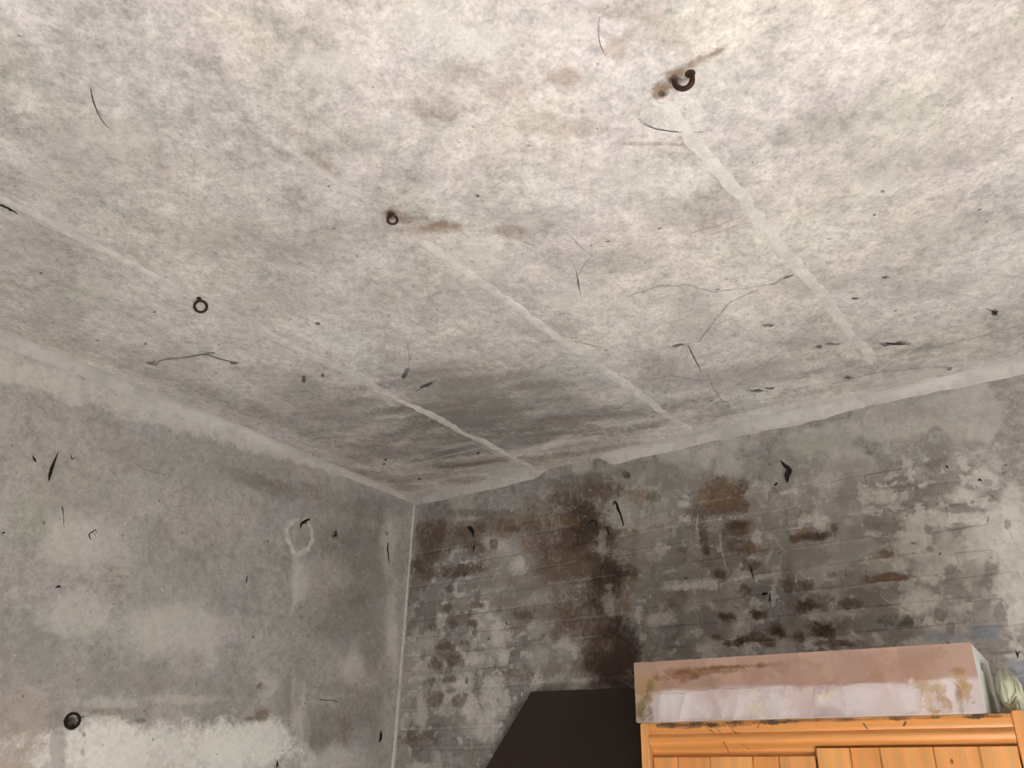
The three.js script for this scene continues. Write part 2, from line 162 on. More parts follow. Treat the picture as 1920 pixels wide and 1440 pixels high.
const LEFT_STAINS_AND_TONES = [
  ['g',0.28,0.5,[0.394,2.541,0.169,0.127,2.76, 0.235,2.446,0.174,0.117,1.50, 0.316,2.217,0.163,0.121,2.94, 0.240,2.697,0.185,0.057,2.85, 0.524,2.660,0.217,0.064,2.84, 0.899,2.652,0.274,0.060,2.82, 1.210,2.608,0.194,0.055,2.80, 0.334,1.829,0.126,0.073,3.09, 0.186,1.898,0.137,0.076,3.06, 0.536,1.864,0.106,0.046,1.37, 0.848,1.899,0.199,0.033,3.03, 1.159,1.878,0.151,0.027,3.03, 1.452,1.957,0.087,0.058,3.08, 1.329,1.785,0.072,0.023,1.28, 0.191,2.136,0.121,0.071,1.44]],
  ['e',0.3,0.5,[0.996,2.580,0.129,0.057,2.82, 0.128,2.315,0.107,0.060,1.47, 1.421,2.360,0.130,0.099,2.84, 1.403,1.891,0.088,0.043,3.05, 1.053,2.190,0.152,0.103,2.96]],
  ['w',0.45,0.5,[1.022,2.058,0.207,0.067,2.98, 1.338,2.052,0.095,0.061,3.02, 0.568,2.310,0.079,0.035,1.40, 0.262,2.045,0.055,0.049,1.36, 0.877,1.988,0.037,0.028,1.26, 0.132,2.585,0.137,0.044,1.46, 1.391,2.250,0.144,0.080,2.91, 0.069,2.218,0.169,0.036,1.45]],
  ['p',0.32,0.5,[1.423,1.756,0.088,0.071,0.79, 1.409,1.656,0.098,0.064,-3.02, 1.375,1.685,0.084,0.054,1.13]],
  ['q',0.75,0.3,[0.935,1.685,0.383,0.091,3.09, 1.132,1.702,0.165,0.072,3.12, 0.709,1.731,0.187,0.073,3.10, 0.649,1.751,0.150,0.066,3.10]],  // pale patch low on the wall, brighter than the other pale marks
  ['w',0.4,0.5,[1.194,1.817,0.097,0.015,3.04, 0.955,1.851,0.112,0.014,3.04]],
  ['w',0.5,0.5,[0.315,1.713,0.150,0.044,3.09, 0.492,1.886,0.107,0.028,1.39, 0.639,1.923,0.053,0.044,1.20]],
  ['g',0.5,0.35,[0.674,1.821,0.056,0.007,3.05, 0.661,1.921,0.022,0.017,-3.13, 1.299,1.677,0.056,0.020,1.27, 1.231,1.681,0.012,0.007,1.16, 0.506,1.966,0.091,0.019,1.39, 0.545,1.916,0.071,0.014,1.39, 0.303,1.962,0.105,0.023,3.03, 0.145,1.807,0.083,0.074,-2.94, 0.375,1.771,0.059,0.035,3.12]],
  ['n',0.6,0.35,[1.240,1.727,0.006,0.004,1.04, 0.668,1.925,0.011,0.009,-3.13, 0.425,2.526,0.019,0.014,1.51, 0.685,1.820,0.017,0.005,3.06, 0.150,2.604,0.010,0.009,2.29, 0.644,1.836,0.026,0.017,3.12, 1.074,1.780,0.017,0.008,3.09]],
  ['k',0.9,0.25,[1.286,1.757,0.021,0.017,-2.69, 1.263,1.770,0.018,0.004,2.81]],
  ['b',0.35,0.4,[1.268,2.204,0.034,0.005,2.92, 1.246,2.183,0.027,0.005,2.93, 1.255,2.152,0.030,0.005,2.94, 1.275,2.161,0.020,0.003,2.93, 0.266,1.807,0.046,0.010,1.41, 0.646,1.844,0.031,0.015,3.08, 0.240,1.827,0.033,0.011,1.41, 1.180,1.793,0.049,0.009,3.05]],
  ['w',0.42,0.3,[1.773,2.703,0.057,0.052,3.03, 1.708,2.708,0.059,0.051,3.03, 1.642,2.714,0.061,0.050,3.04, 1.572,2.719,0.064,0.049,3.04, 1.500,2.724,0.066,0.048,3.04, 1.425,2.730,0.069,0.047,3.05, 1.347,2.736,0.072,0.046,3.05, 1.265,2.743,0.075,0.044,3.06, 1.180,2.749,0.078,0.043,3.06, 1.091,2.756,0.081,0.042,3.06, 0.999,2.763,0.085,0.040,3.07, 0.901,2.771,0.089,0.039,3.07, 0.800,2.779,0.093,0.037,3.08, 0.693,2.787,0.098,0.036,3.08, 0.581,2.795,0.102,0.034,3.08, 0.464,2.805,0.108,0.032,3.09]],
  ['s',0.34,0.45,[0.235,2.446,0.152,0.105,1.51, 0.390,2.519,0.112,0.085,2.77, 0.319,2.237,0.137,0.101,2.93, 0.238,2.685,0.154,0.050,2.85, 0.158,1.901,0.111,0.077,3.08, 0.333,1.820,0.101,0.062,3.10, 0.160,2.120,0.101,0.069,1.44, 0.629,2.651,0.177,0.038,2.98, 0.825,2.633,0.137,0.029,3.06]]  // darker grey towards the corner and below the cove
];
const LEFT_STREAKS = [
  ['w',0.65,0.0178,[0.579,2.544, 0.543,2.523, 0.534,2.483, 0.545,2.442, 0.574,2.415, 0.612,2.414, 0.642,2.445, 0.654,2.484, 0.643,2.518, 0.614,2.541]],
  ['w',0.3,0.0264,[0.603,2.394, 0.592,2.335, 0.574,2.289]],
  ['w',0.3,0.0213,[0.574,2.289, 0.583,2.189]],
  ['k',0.7,0.0024,[1.323,2.908, 1.284,2.916]],
  ['w',0.5,0.0031,[0.902,2.558, 0.873,2.550, 0.842,2.543]],
  ['w',0.5,0.0028,[1.157,2.426, 1.123,2.422, 1.086,2.421]],
  ['w',0.5,0.0024,[1.461,2.208, 1.408,2.219]],
  ['w',0.5,0.0025,[1.434,2.408, 1.414,2.410]],
  ['w',0.5,0.0022,[1.619,2.517, 1.598,2.518]],
  ['w',0.5,0.0028,[1.287,2.644, 1.233,2.620]],
  ['w',0.4,0.0030,[1.097,2.603, 1.066,2.605]],
  ['w',0.5,0.0025,[1.287,1.922, 1.280,1.941]],
  ['k',0.6,0.0018,[1.288,2.548, 1.242,2.537, 1.175,2.543]],
  ['b',0.6,0.0031,[0.281,1.852, 0.263,1.807, 0.262,1.761]],
  ['b',0.6,0.0031,[0.250,1.873, 0.238,1.815]],
  ['b',0.5,0.0026,[0.261,1.863, 0.252,1.799]]
];
const CEILING_STAINS_AND_SHADE = [  // stains, plus soot streaks thickened to paint the corner shade into the colour
  ['s',0.308769,0.45,[0.938,0.714,0.122,0.035,2.69]],
  ['s',0.23249,0.45,[1.140,0.085,0.100,0.046,2.77]],
  ['s',0.23767,0.45,[0.902,-0.035,0.110,0.025,2.80]],
  ['s',0.322204,0.45,[1.051,0.217,0.075,0.023,2.65]],
  ['s',0.271266,0.45,[0.738,0.013,0.148,0.022,2.77]],
  ['s',0.470881,0.45,[0.859,0.384,0.147,0.019,2.86]],
  ['s',0.218146,0.45,[1.244,0.493,0.074,0.036,2.78]],
  ['s',0.294068,0.45,[0.604,0.083,0.163,0.044,2.65]],
  ['s',0.23941,0.45,[0.277,0.196,0.117,0.022,2.94]],
  ['s',0.500337,0.45,[0.681,0.426,0.119,0.014,2.72]],
  ['s',0.392787,0.45,[0.515,0.352,0.155,0.031,2.86]],
  ['s',0.348637,0.45,[0.843,0.711,0.063,0.034,3.06]],
  ['s',0.275338,0.45,[1.140,0.551,0.053,0.031,2.91]],
  ['s',0.320934,0.45,[1.058,0.223,0.058,0.020,2.64]],
  ['s',0.442421,0.45,[0.851,0.572,0.146,0.038,2.83]],
  ['s',0.387325,0.45,[0.547,0.649,0.134,0.016,2.69]],
  ['s',0.263288,0.45,[1.171,0.520,0.056,0.034,3.05]],
  ['s',0.391862,0.45,[0.676,0.686,0.141,0.022,2.63]],
  ['s',0.330266,0.45,[0.409,0.309,0.106,0.021,2.94]],
  ['s',0.461427,0.45,[0.778,0.582,0.160,0.016,2.89]],
  ['s',0.217135,0.45,[0.363,0.855,0.099,0.019,2.74]],
  ['s',0.256009,0.45,[0.252,0.663,0.104,0.016,2.65]],
  ['s',0.51933,0.45,[0.704,0.492,0.140,0.018,2.70]],
  ['s',0.225898,0.45,[0.667,0.902,0.128,0.013,2.76]],
  ['s',0.46127,0.45,[0.883,0.493,0.080,0.026,2.62]],
  ['s',0.249574,0.45,[1.196,0.225,0.094,0.028,2.71]],
  ['s',0.349275,0.45,[0.470,0.285,0.110,0.020,2.85]],
  ['s',0.216736,0.45,[1.258,0.245,0.110,0.027,2.83]],
  ['s',0.488144,0.45,[0.677,0.403,0.143,0.041,2.85]],
  ['s',0.266114,0.45,[1.039,0.699,0.110,0.028,2.68]],
  ['s',0.384562,0.45,[0.827,0.670,0.078,0.025,2.70]],
  ['s',0.290628,0.45,[0.374,0.233,0.174,0.041,2.79]],
  ['s',0.535176,0.45,[0.733,0.482,0.083,0.033,2.84]],
  ['s',0.258408,0.45,[0.723,0.856,0.126,0.020,2.71]],
  ['s',0.278414,0.45,[1.115,0.586,0.080,0.033,2.66]],
  ['s',0.291298,0.45,[1.136,0.257,0.144,0.029,2.77]],
  ['s',0.45434,0.45,[0.890,0.502,0.143,0.027,2.71]],
  ['s',0.283106,0.45,[0.931,0.754,0.066,0.030,2.79]],
  ['s',0.297321,0.45,[0.296,0.556,0.131,0.041,2.78]],
  ['s',0.282917,0.45,[1.079,0.148,0.070,0.029,2.76]],
  ['s',0.433935,0.45,[0.784,0.619,0.116,0.013,2.77]],
  ['s',0.431275,0.45,[0.871,0.306,0.072,0.023,2.92]],
  ['s',0.443636,0.45,[0.873,0.333,0.102,0.026,2.76]],
  ['s',0.317715,0.45,[0.535,0.161,0.167,0.016,2.84]],
  ['s',0.412676,0.45,[0.507,0.498,0.076,0.039,2.97]],
  ['s',0.51717,0.45,[0.734,0.511,0.068,0.029,2.89]],
  ['s',0.320275,0.45,[1.105,0.313,0.128,0.026,2.67]],
  ['s',0.303536,0.45,[0.306,0.428,0.081,0.036,2.87]],
  ['s',0.224129,0.45,[1.241,0.227,0.107,0.024,2.65]],
  ['s',0.54743,0.45,[0.750,0.459,0.119,0.031,2.90]],
  ['s',0.306995,0.45,[1.131,0.446,0.087,0.023,2.86]],
  ['s',0.408231,0.45,[0.965,0.353,0.090,0.043,2.67]],
  ['s',0.316162,0.45,[0.482,0.194,0.178,0.034,2.84]],
  ['s',0.398944,0.45,[0.972,0.332,0.103,0.022,2.79]],
  ['s',0.472997,0.45,[0.721,0.574,0.098,0.022,2.69]],
  ['s',0.255882,0.45,[1.139,0.146,0.104,0.023,2.64]],
  ['s',0.267155,0.45,[0.459,0.101,0.092,0.024,2.65]],
  ['s',0.407655,0.45,[0.679,0.664,0.102,0.031,2.76]],
  ['s',0.276961,0.45,[0.867,0.029,0.140,0.027,2.80]],
  ['s',0.393366,0.45,[0.529,0.335,0.122,0.030,2.86]],
  ['s',0.276564,0.45,[0.573,0.833,0.060,0.018,2.80]],
  ['s',0.233877,0.45,[1.234,0.450,0.097,0.012,2.67]],
  ['s',0.364579,0.45,[0.601,0.712,0.128,0.030,2.78]],
  ['s',0.235051,0.45,[0.163,0.470,0.120,0.043,2.96]],
  ['s',0.406549,0.45,[0.953,0.529,0.059,0.035,2.81]],
  ['s',0.363038,0.45,[0.498,0.291,0.158,0.045,2.94]],
  ['s',0.34946,0.45,[0.541,0.714,0.113,0.021,2.87]],
  ['s',0.318905,0.45,[1.045,0.599,0.056,0.018,2.67]],
  ['s',0.264668,0.45,[0.769,0.840,0.053,0.030,2.71]],
  ['s',0.214392,0.45,[0.888,0.862,0.057,0.029,2.94]],
  ['s',0.302612,0.45,[1.135,0.315,0.121,0.016,2.84]],
  ['s',0.233533,0.45,[0.773,-0.056,0.135,0.032,2.95]],
  ['s',0.308904,0.45,[1.020,0.155,0.070,0.026,2.97]],
  ['s',0.504456,0.45,[0.711,0.525,0.138,0.038,2.90]],
  ['s',0.363385,0.45,[0.462,0.338,0.124,0.034,2.66]],
  ['s',0.381146,0.45,[0.921,0.238,0.126,0.019,2.74]],
  ['s',0.341478,0.45,[1.084,0.413,0.106,0.029,2.86]],
  ['s',0.328427,0.45,[0.509,0.200,0.156,0.033,2.94]],
  ['s',0.428287,0.45,[0.539,0.449,0.136,0.020,2.72]],
  ['s',0.30013,0.45,[0.940,0.092,0.131,0.018,2.92]],
  ['s',0.316667,0.45,[0.532,0.161,0.167,0.033,2.87]],
  ['s',0.26348,0.45,[1.100,0.122,0.130,0.015,2.90]],
  ['s',0.225363,0.45,[0.825,0.872,0.069,0.014,2.61]],
  ['s',0.297452,0.45,[1.082,0.593,0.064,0.027,2.84]],
  ['s',0.42807,0.45,[0.554,0.404,0.128,0.026,2.83]],
  ['s',0.466677,0.45,[0.870,0.501,0.118,0.036,2.81]],
  ['s',0.249741,0.45,[0.361,0.794,0.118,0.030,2.71]],
  ['s',0.374471,0.45,[0.861,0.200,0.065,0.020,2.97]],
  ['s',0.240502,0.45,[0.268,0.734,0.145,0.013,2.78]],
  ['s',0.240375,0.45,[0.637,0.885,0.099,0.022,2.87]],
  ['s',0.459023,0.45,[0.746,0.326,0.095,0.028,2.67]],
  ['s',0.46008,0.45,[0.657,0.362,0.091,0.019,2.86]],
  ['s',0.428016,0.45,[0.563,0.569,0.066,0.039,3.05]],
  ['s',0.228736,0.45,[0.844,0.862,0.108,0.023,2.62]],
  ['s',0.474763,0.45,[0.758,0.569,0.083,0.033,2.74]],
  ['s',0.455529,0.45,[0.702,0.331,0.065,0.021,2.96]],
  ['s',0.372747,0.45,[1.017,0.324,0.090,0.022,2.80]],
  ['s',0.411087,0.45,[0.851,0.621,0.125,0.016,2.83]],
  ['s',0.295562,0.45,[1.151,0.337,0.110,0.025,2.62]],
  ['s',0.540349,0.45,[0.758,0.450,0.142,0.025,2.92]],
  ['s',0.329344,0.45,[1.068,0.263,0.108,0.023,2.92]],
  ['s',0.497137,0.45,[0.837,0.455,0.110,0.039,2.95]],
  ['s',0.425019,0.45,[0.881,0.300,0.099,0.015,2.86]],
  ['s',0.370771,0.45,[0.484,0.329,0.065,0.017,2.65]],
  ['s',0.449077,0.45,[0.612,0.569,0.105,0.028,2.92]],
  ['s',0.400693,0.45,[0.827,0.237,0.114,0.045,2.80]],
  ['s',0.248461,0.45,[0.541,0.019,0.069,0.038,2.96]],
  ['s',0.322904,0.45,[0.341,0.448,0.128,0.042,2.68]],
  ['s',0.402789,0.45,[0.502,0.553,0.155,0.020,2.89]],
  ['s',0.401416,0.45,[0.857,0.246,0.139,0.041,2.87]],
  ['s',0.469525,0.45,[0.811,0.348,0.083,0.016,2.81]],
  ['s',0.321359,0.45,[0.521,0.177,0.078,0.038,3.11]],
  ['s',0.441148,0.45,[0.608,0.366,0.101,0.017,2.82]],
  ['s',0.400679,0.45,[0.884,0.615,0.105,0.037,2.74]],
  ['s',0.272798,0.45,[0.528,0.829,0.099,0.034,2.76]],
  ['s',0.224713,0.45,[0.960,0.814,0.109,0.017,2.65]],
  ['s',0.378562,0.45,[0.798,0.196,0.068,0.020,2.90]],
  ['s',0.29458,0.45,[0.396,0.219,0.075,0.044,2.99]],
  ['s',0.522863,0.45,[0.777,0.428,0.068,0.025,2.69]],
  ['s',0.226037,0.45,[0.609,0.903,0.078,0.022,2.81]],
  ['s',0.395246,0.45,[0.955,0.297,0.112,0.040,2.73]],
  ['s',0.485182,0.45,[0.671,0.539,0.076,0.034,2.87]],
  ['s',0.228593,0.45,[1.115,0.684,0.058,0.019,2.63]],
  ['s',0.354598,0.45,[0.409,0.558,0.105,0.040,2.69]],
  ['s',0.333817,0.45,[1.078,0.302,0.109,0.016,2.67]],
  ['s',0.367097,0.45,[0.941,0.222,0.154,0.015,2.76]],
  ['s',0.34841,0.45,[1.066,0.466,0.090,0.018,2.84]],
  ['s',0.440651,0.45,[0.647,0.607,0.096,0.033,2.89]],
  ['s',0.388296,0.45,[0.588,0.270,0.164,0.046,2.69]],
  ['s',0.310058,0.45,[0.313,0.505,0.082,0.041,2.94]],
  ['s',0.133821,0.45,[1.218,0.096,0.108,0.033,3.02]],  // fainter grey streaks along the back wall edge
  ['s',0.165368,0.45,[1.471,0.211,0.094,0.029,2.99]],
  ['s',0.172701,0.45,[1.872,0.144,0.040,0.020,3.00]],
  ['s',0.174473,0.45,[1.788,0.017,0.063,0.013,2.99]],
  ['s',0.186654,0.45,[1.539,0.102,0.095,0.020,2.99]],
  ['s',0.249344,0.45,[2.175,0.097,0.075,0.022,2.96]],
  ['s',0.170792,0.45,[1.794,0.157,0.079,0.024,2.98]],
  ['s',0.130885,0.45,[1.736,0.049,0.048,0.019,3.01]],
  ['s',0.220024,0.45,[1.831,0.142,0.060,0.028,3.00]],
  ['s',0.130085,0.45,[1.537,0.181,0.097,0.025,2.98]],
  ['s',0.216274,0.45,[2.159,0.116,0.083,0.023,2.96]],
  ['s',0.192337,0.45,[1.813,0.019,0.101,0.017,2.99]],
  ['s',0.175077,0.45,[2.154,0.043,0.036,0.018,2.98]],
  ['s',0.245935,0.45,[1.432,0.183,0.112,0.024,2.98]],
  ['s',0.21643,0.45,[1.585,0.028,0.085,0.027,3.01]],
  ['s',0.149779,0.45,[1.651,0.201,0.063,0.016,2.97]],
  ['s',0.143439,0.45,[1.879,0.164,0.078,0.025,2.97]],
  ['s',0.199225,0.45,[1.411,0.041,0.111,0.032,3.01]],
  ['s',0.179555,0.45,[1.936,0.049,0.072,0.029,2.99]],
  ['s',0.204752,0.45,[1.518,0.080,0.115,0.016,2.99]],
  ['s',0.198761,0.45,[1.202,0.084,0.099,0.017,3.00]],
  ['s',0.21049,0.45,[1.438,0.168,0.096,0.027,2.99]],
  ['s',0.236849,0.45,[1.288,0.165,0.122,0.019,2.98]],
  ['s',0.24974,0.45,[2.057,0.080,0.051,0.023,2.98]],
  ['s',0.134112,0.45,[2.038,0.047,0.049,0.014,2.98]],
  ['s',0.206202,0.45,[1.278,0.082,0.058,0.029,3.09]],
  ['s',0.23252,0.45,[1.972,0.131,0.081,0.027,2.97]],
  ['s',0.255113,0.45,[2.144,0.062,0.042,0.013,2.97]],
  ['s',0.172421,0.45,[1.254,0.100,0.086,0.028,3.02]],
  ['s',0.176455,0.45,[1.925,-0.026,0.075,0.019,3.00]],
  ['s',0.172418,0.45,[1.362,0.181,0.098,0.022,2.99]],
  ['s',0.130107,0.45,[2.166,0.125,0.078,0.023,2.96]],
  ['s',0.187062,0.45,[1.493,0.043,0.073,0.028,3.03]],
  ['s',0.160683,0.45,[2.098,0.017,0.067,0.024,2.98]],
  ['s',0.161436,0.45,[2.001,0.074,0.059,0.027,2.99]],
  ['s',0.178906,0.45,[1.711,-0.004,0.060,0.026,3.03]],
  ['s',0.133443,0.45,[1.272,0.114,0.087,0.034,3.04]],
  ['s',0.250748,0.45,[1.763,0.069,0.048,0.019,3.00]],
  ['s',0.227227,0.45,[1.980,-0.052,0.062,0.012,3.00]],
  ['s',0.173594,0.45,[1.485,0.128,0.083,0.013,2.98]],
  ['s',0.22,0.5,[0.177,1.056,0.222,0.056,1.57, 0.202,0.819,0.202,0.050,1.57, 0.140,1.282,0.159,0.048,1.64, 0.154,0.542,0.172,0.047,1.61, 0.504,0.926,0.142,0.058,2.10, 0.482,1.131,0.100,0.046,2.12]],  // darker grey band beside the left wall
  ['g',0.26,0.55,[1.608,1.253,0.114,0.060,2.51, 1.296,1.080,0.132,0.105,2.64, 1.692,1.032,0.133,0.067,2.48, 1.929,1.064,0.099,0.058,2.42, 1.059,1.253,0.120,0.079,2.66, 2.010,0.624,0.120,0.052,2.68, 2.287,0.422,0.139,0.048,2.77, 0.972,1.670,0.126,0.081,2.78, 1.190,1.484,0.129,0.056,2.81, 1.368,1.404,0.078,0.029,2.53, 1.434,1.381,0.038,0.024,2.58, 1.069,1.518,0.083,0.044,2.62, 2.370,0.957,0.146,0.069,2.65, 2.278,1.141,0.091,0.047,2.70, 2.560,1.132,0.078,0.055,2.65, 2.377,0.635,0.138,0.066,2.69, 0.864,2.015,0.138,0.084,3.12, 0.514,1.926,0.138,0.069,0.22, 0.819,1.428,0.132,0.097,3.05, 0.233,1.397,0.194,0.075,2.33, 0.156,1.618,0.118,0.073,2.22, 1.724,0.668,0.169,0.058,1.11, 1.350,0.833,0.093,0.060,2.52]],
  ['g',0.42,0.6,[0.877,0.848,0.156,0.108,2.65, 0.837,0.537,0.242,0.159,3.00, 0.800,0.716,0.124,0.105,0.46, 0.429,0.659,0.179,0.125,1.46, 1.038,0.341,0.231,0.107,2.83, 1.698,0.261,0.161,0.073,2.75, 1.930,0.338,0.089,0.038,2.63, 1.482,0.416,0.111,0.097,1.49, 1.081,0.611,0.139,0.113,2.60, 0.409,0.892,0.193,0.112,1.46, 0.346,0.409,0.208,0.089,2.88, 0.704,0.287,0.156,0.083,3.02, 0.955,0.050,0.175,0.067,3.02, 0.686,0.479,0.128,0.051,2.92, 0.850,0.246,0.152,0.045,2.98, 0.261,0.501,0.135,0.050,1.80, 0.896,0.522,0.098,0.056,2.90, 1.065,0.503,0.092,0.047,2.78, 0.927,0.698,0.088,0.046,2.56]],  // grey damp, the corner part strengthened to deepen the shade there
  ['n',0.5,0.5,[2.069,1.441,0.032,0.016,-2.80, 2.050,1.432,0.019,0.014,-2.85, 2.133,1.456,0.033,0.010,-3.04, 2.099,1.460,0.021,0.010,2.97, 2.174,1.453,0.021,0.007,-3.08]],
  ['n',0.45,0.5,[1.384,1.438,0.043,0.014,2.52, 1.434,1.381,0.043,0.014,2.52, 1.368,1.484,0.021,0.017,2.88]],
  ['b',0.45,0.45,[1.368,1.467,0.033,0.020,2.59, 1.427,1.374,0.051,0.014,2.51, 1.386,1.386,0.065,0.012,2.51, 2.064,1.433,0.024,0.015,-2.72, 2.045,1.430,0.015,0.012,2.22, 2.088,1.455,0.018,0.010,2.43, 2.153,1.453,0.038,0.011,-3.13, 1.968,1.316,0.066,0.006,2.50, 1.548,1.259,0.039,0.021,2.52, 2.033,1.574,0.027,0.023,1.27, 1.920,1.566,0.031,0.026,2.41, 2.035,1.144,0.040,0.012,1.54, 2.026,1.273,0.033,0.014,1.51, 2.044,1.027,0.029,0.011,1.50, 0.070,0.320,0.140,0.048,1.92, 0.233,0.170,0.147,0.040,2.84, 0.533,0.178,0.117,0.031,2.91, 0.067,0.129,0.094,0.040,2.58, 0.826,0.042,0.136,0.030,2.99, 1.060,-0.011,0.107,0.029,2.99, 0.342,0.057,0.098,0.041,2.89, 0.707,0.092,0.071,0.033,2.55]],
  ['o',0.25,0.5,[1.774,1.692,0.041,0.033,2.65, 1.678,1.663,0.054,0.036,2.59, 1.369,1.703,0.050,0.018,-1.72, 1.390,1.805,0.035,0.017,-1.77, 1.865,1.450,0.065,0.030,2.49, 1.830,1.617,0.041,0.040,2.79, 2.120,1.553,0.048,0.034,2.35, 2.098,1.625,0.056,0.022,2.47, 1.805,1.514,0.043,0.029,2.50]],
  ['w',0.3,0.5,[1.781,1.830,0.058,0.034,2.56, 1.854,1.739,0.058,0.035,2.53, 2.001,1.664,0.038,0.025,2.46, 2.144,1.413,0.033,0.028,1.70, 1.580,1.854,0.062,0.038,2.63, 1.877,1.261,0.070,0.034,2.47, 1.408,1.213,0.082,0.069,2.68, 1.507,0.927,0.087,0.053,2.50, 2.305,0.922,0.070,0.034,2.39, 1.055,2.018,0.095,0.045,2.65, 0.507,1.752,0.049,0.032,-2.23, 0.809,1.148,0.049,0.025,2.60, 0.551,0.200,0.116,0.025,2.90, 0.566,0.015,0.117,0.056,2.91, 0.602,-0.083,0.074,0.057,0.86, 0.655,0.259,0.147,0.015,-1.61, 0.544,0.349,0.150,0.013,3.07, 1.349,-0.015,0.076,0.028,2.51, 1.854,0.674,0.072,0.051,2.30, 1.745,-0.054,0.156,0.021,3.04, 2.083,-0.067,0.170,0.023,3.13, 2.274,-0.108,0.115,0.038,-3.14]],
  ['e',0.25,0.5,[0.393,1.738,0.110,0.067,3.06, 0.189,1.747,0.080,0.047,3.09, 1.521,1.689,0.057,0.045,2.80, 2.410,1.097,0.085,0.041,2.37, 2.613,1.180,0.059,0.032,2.25]],
  ['k',0.75,0.35,[1.360,1.480,0.014,0.011,0.52, 2.083,1.443,0.010,0.008,-2.34, 2.049,1.426,0.007,0.005,1.22, 0.672,1.535,0.017,0.012,3.06, 0.829,1.257,0.010,0.007,0.31, 2.387,0.201,0.015,0.007,1.52, 2.300,0.886,0.007,0.005,1.92, 2.260,0.813,0.004,0.003,1.73, 2.099,0.198,0.019,0.012,2.27, 2.137,0.178,0.028,0.009,2.47, 1.975,0.288,0.022,0.009,2.45, 1.938,0.295,0.011,0.008,1.77, 1.674,0.128,0.024,0.011,2.46, 1.710,0.126,0.017,0.008,2.47, 2.208,-0.069,0.012,0.007,1.59, 1.941,0.052,0.014,0.010,2.12, 1.867,0.495,0.015,0.009,2.40, 0.821,0.888,0.035,0.007,-2.57, 0.820,0.788,0.032,0.009,-3.09, 0.517,1.051,0.023,0.007,0.66, 0.594,1.037,0.011,0.005,0.64, 0.500,1.575,0.007,0.005,3.09, 0.207,1.589,0.008,0.005,-3.14, 0.307,1.490,0.008,0.004,0.28, 0.421,1.338,0.017,0.007,2.59, 0.429,1.256,0.016,0.010,2.77, 0.208,1.415,0.015,0.010,2.90, 1.833,0.743,0.008,0.005,2.41, 2.008,0.691,0.013,0.005,-3.08, 1.606,0.542,0.019,0.006,2.97, 2.202,0.543,0.011,0.007,2.27, 2.110,0.488,0.011,0.005,2.43, 0.233,0.407,0.012,0.006,0.68, 0.194,0.174,0.019,0.007,0.78, 0.582,0.245,0.011,0.008,0.73, 0.194,0.378,0.012,0.004,0.74]]
];
const CEILING_STREAKS = [
  ['w',0.35,0.0174,[1.346,1.771, 1.342,1.649, 1.351,1.528]],
  ['w',0.3,0.0212,[0.638,0.997, 0.644,0.885]],
  ['k',0.4,0.0025,[1.979,1.398, 1.988,1.362, 2.009,1.333, 2.050,1.297, 2.088,1.278]],
  ['k',0.3,0.0024,[2.119,1.341, 2.146,1.338, 2.175,1.341]],
  ['k',0.5,0.0017,[2.046,1.644, 2.022,1.604, 2.011,1.568]],
  ['g',0.8,0.0030,[2.050,1.654, 2.071,1.652]],
  ['g',0.8,0.0057,[1.630,0.853, 1.724,0.848, 1.780,0.807, 1.822,0.736, 1.898,0.705, 1.961,0.681, 2.011,0.698]],
  ['g',0.8,0.0062,[1.915,0.677, 1.837,0.670, 1.759,0.608, 1.668,0.527, 1.594,0.535]],
  ['k',0.35,0.0042,[1.631,0.516, 1.611,0.450, 1.595,0.378]],
  ['g',0.8,0.0065,[1.597,0.333, 1.557,0.178, 1.541,0.065]],
  ['g',0.7,0.0074,[1.419,0.407, 1.500,0.380, 1.557,0.309]],
  ['g',0.7,0.0055,[1.536,0.134, 1.563,0.110, 1.545,0.068, 1.514,0.069]],
  ['g',0.6,0.0043,[1.651,1.183, 1.649,1.064, 1.564,1.010]],
  ['b',0.35,0.0033,[1.427,1.374, 1.490,1.309, 1.535,1.242, 1.581,1.128]],
  ['g',0.6,0.0041,[1.340,0.947, 1.385,0.907, 1.440,0.882]],
  ['g',0.6,0.0040,[1.872,1.007, 1.947,0.990, 2.000,0.988]],
  ['k',0.4,0.0028,[1.132,1.341, 1.122,1.303, 1.115,1.277]],
  ['k',0.4,0.0030,[1.064,1.112, 1.062,1.085]],
  ['k',0.5,0.0030,[0.825,1.293, 0.831,1.256]],
  ['g',0.8,0.0055,[1.294,0.797, 1.377,0.737, 1.411,0.674]],
  ['k',0.3,0.0024,[0.887,1.907, 0.858,1.886]],
  ['g',0.8,0.0072,[0.205,1.417, 0.287,1.393, 0.392,1.347, 0.412,1.303, 0.429,1.256]],
  ['w',0.5,0.0084,[0.275,0.308, 0.386,0.301, 0.494,0.293, 0.621,0.282]],
  ['w',0.6,0.0070,[0.631,0.326, 0.638,0.206, 0.638,0.071, 0.629,-0.065]],
  ['w',0.4,0.0057,[2.226,0.344, 2.331,0.333, 2.477,0.313]],
  ['w',0.4,0.0055,[2.000,0.179, 2.114,0.149, 2.168,0.129]],
  ['g',0.7,0.0070,[1.886,0.038, 2.017,0.033, 2.132,-0.006, 2.224,-0.064]],
  ['g',0.7,0.0064,[2.130,0.098, 2.274,0.090, 2.431,0.086]],
  ['w',0.4,0.0029,[0.526,1.770, 0.512,1.733]],
  ['w',0.4,0.0029,[0.557,1.771, 0.537,1.731]],
  ['g',0.7,0.0039,[1.923,0.970, 2.061,0.948]],
  ['k',0.35,0.0036,[0.972,1.030, 0.882,0.932]],
  ['k',0.35,0.0038,[0.762,0.792, 0.852,0.798, 0.888,0.786]]
];

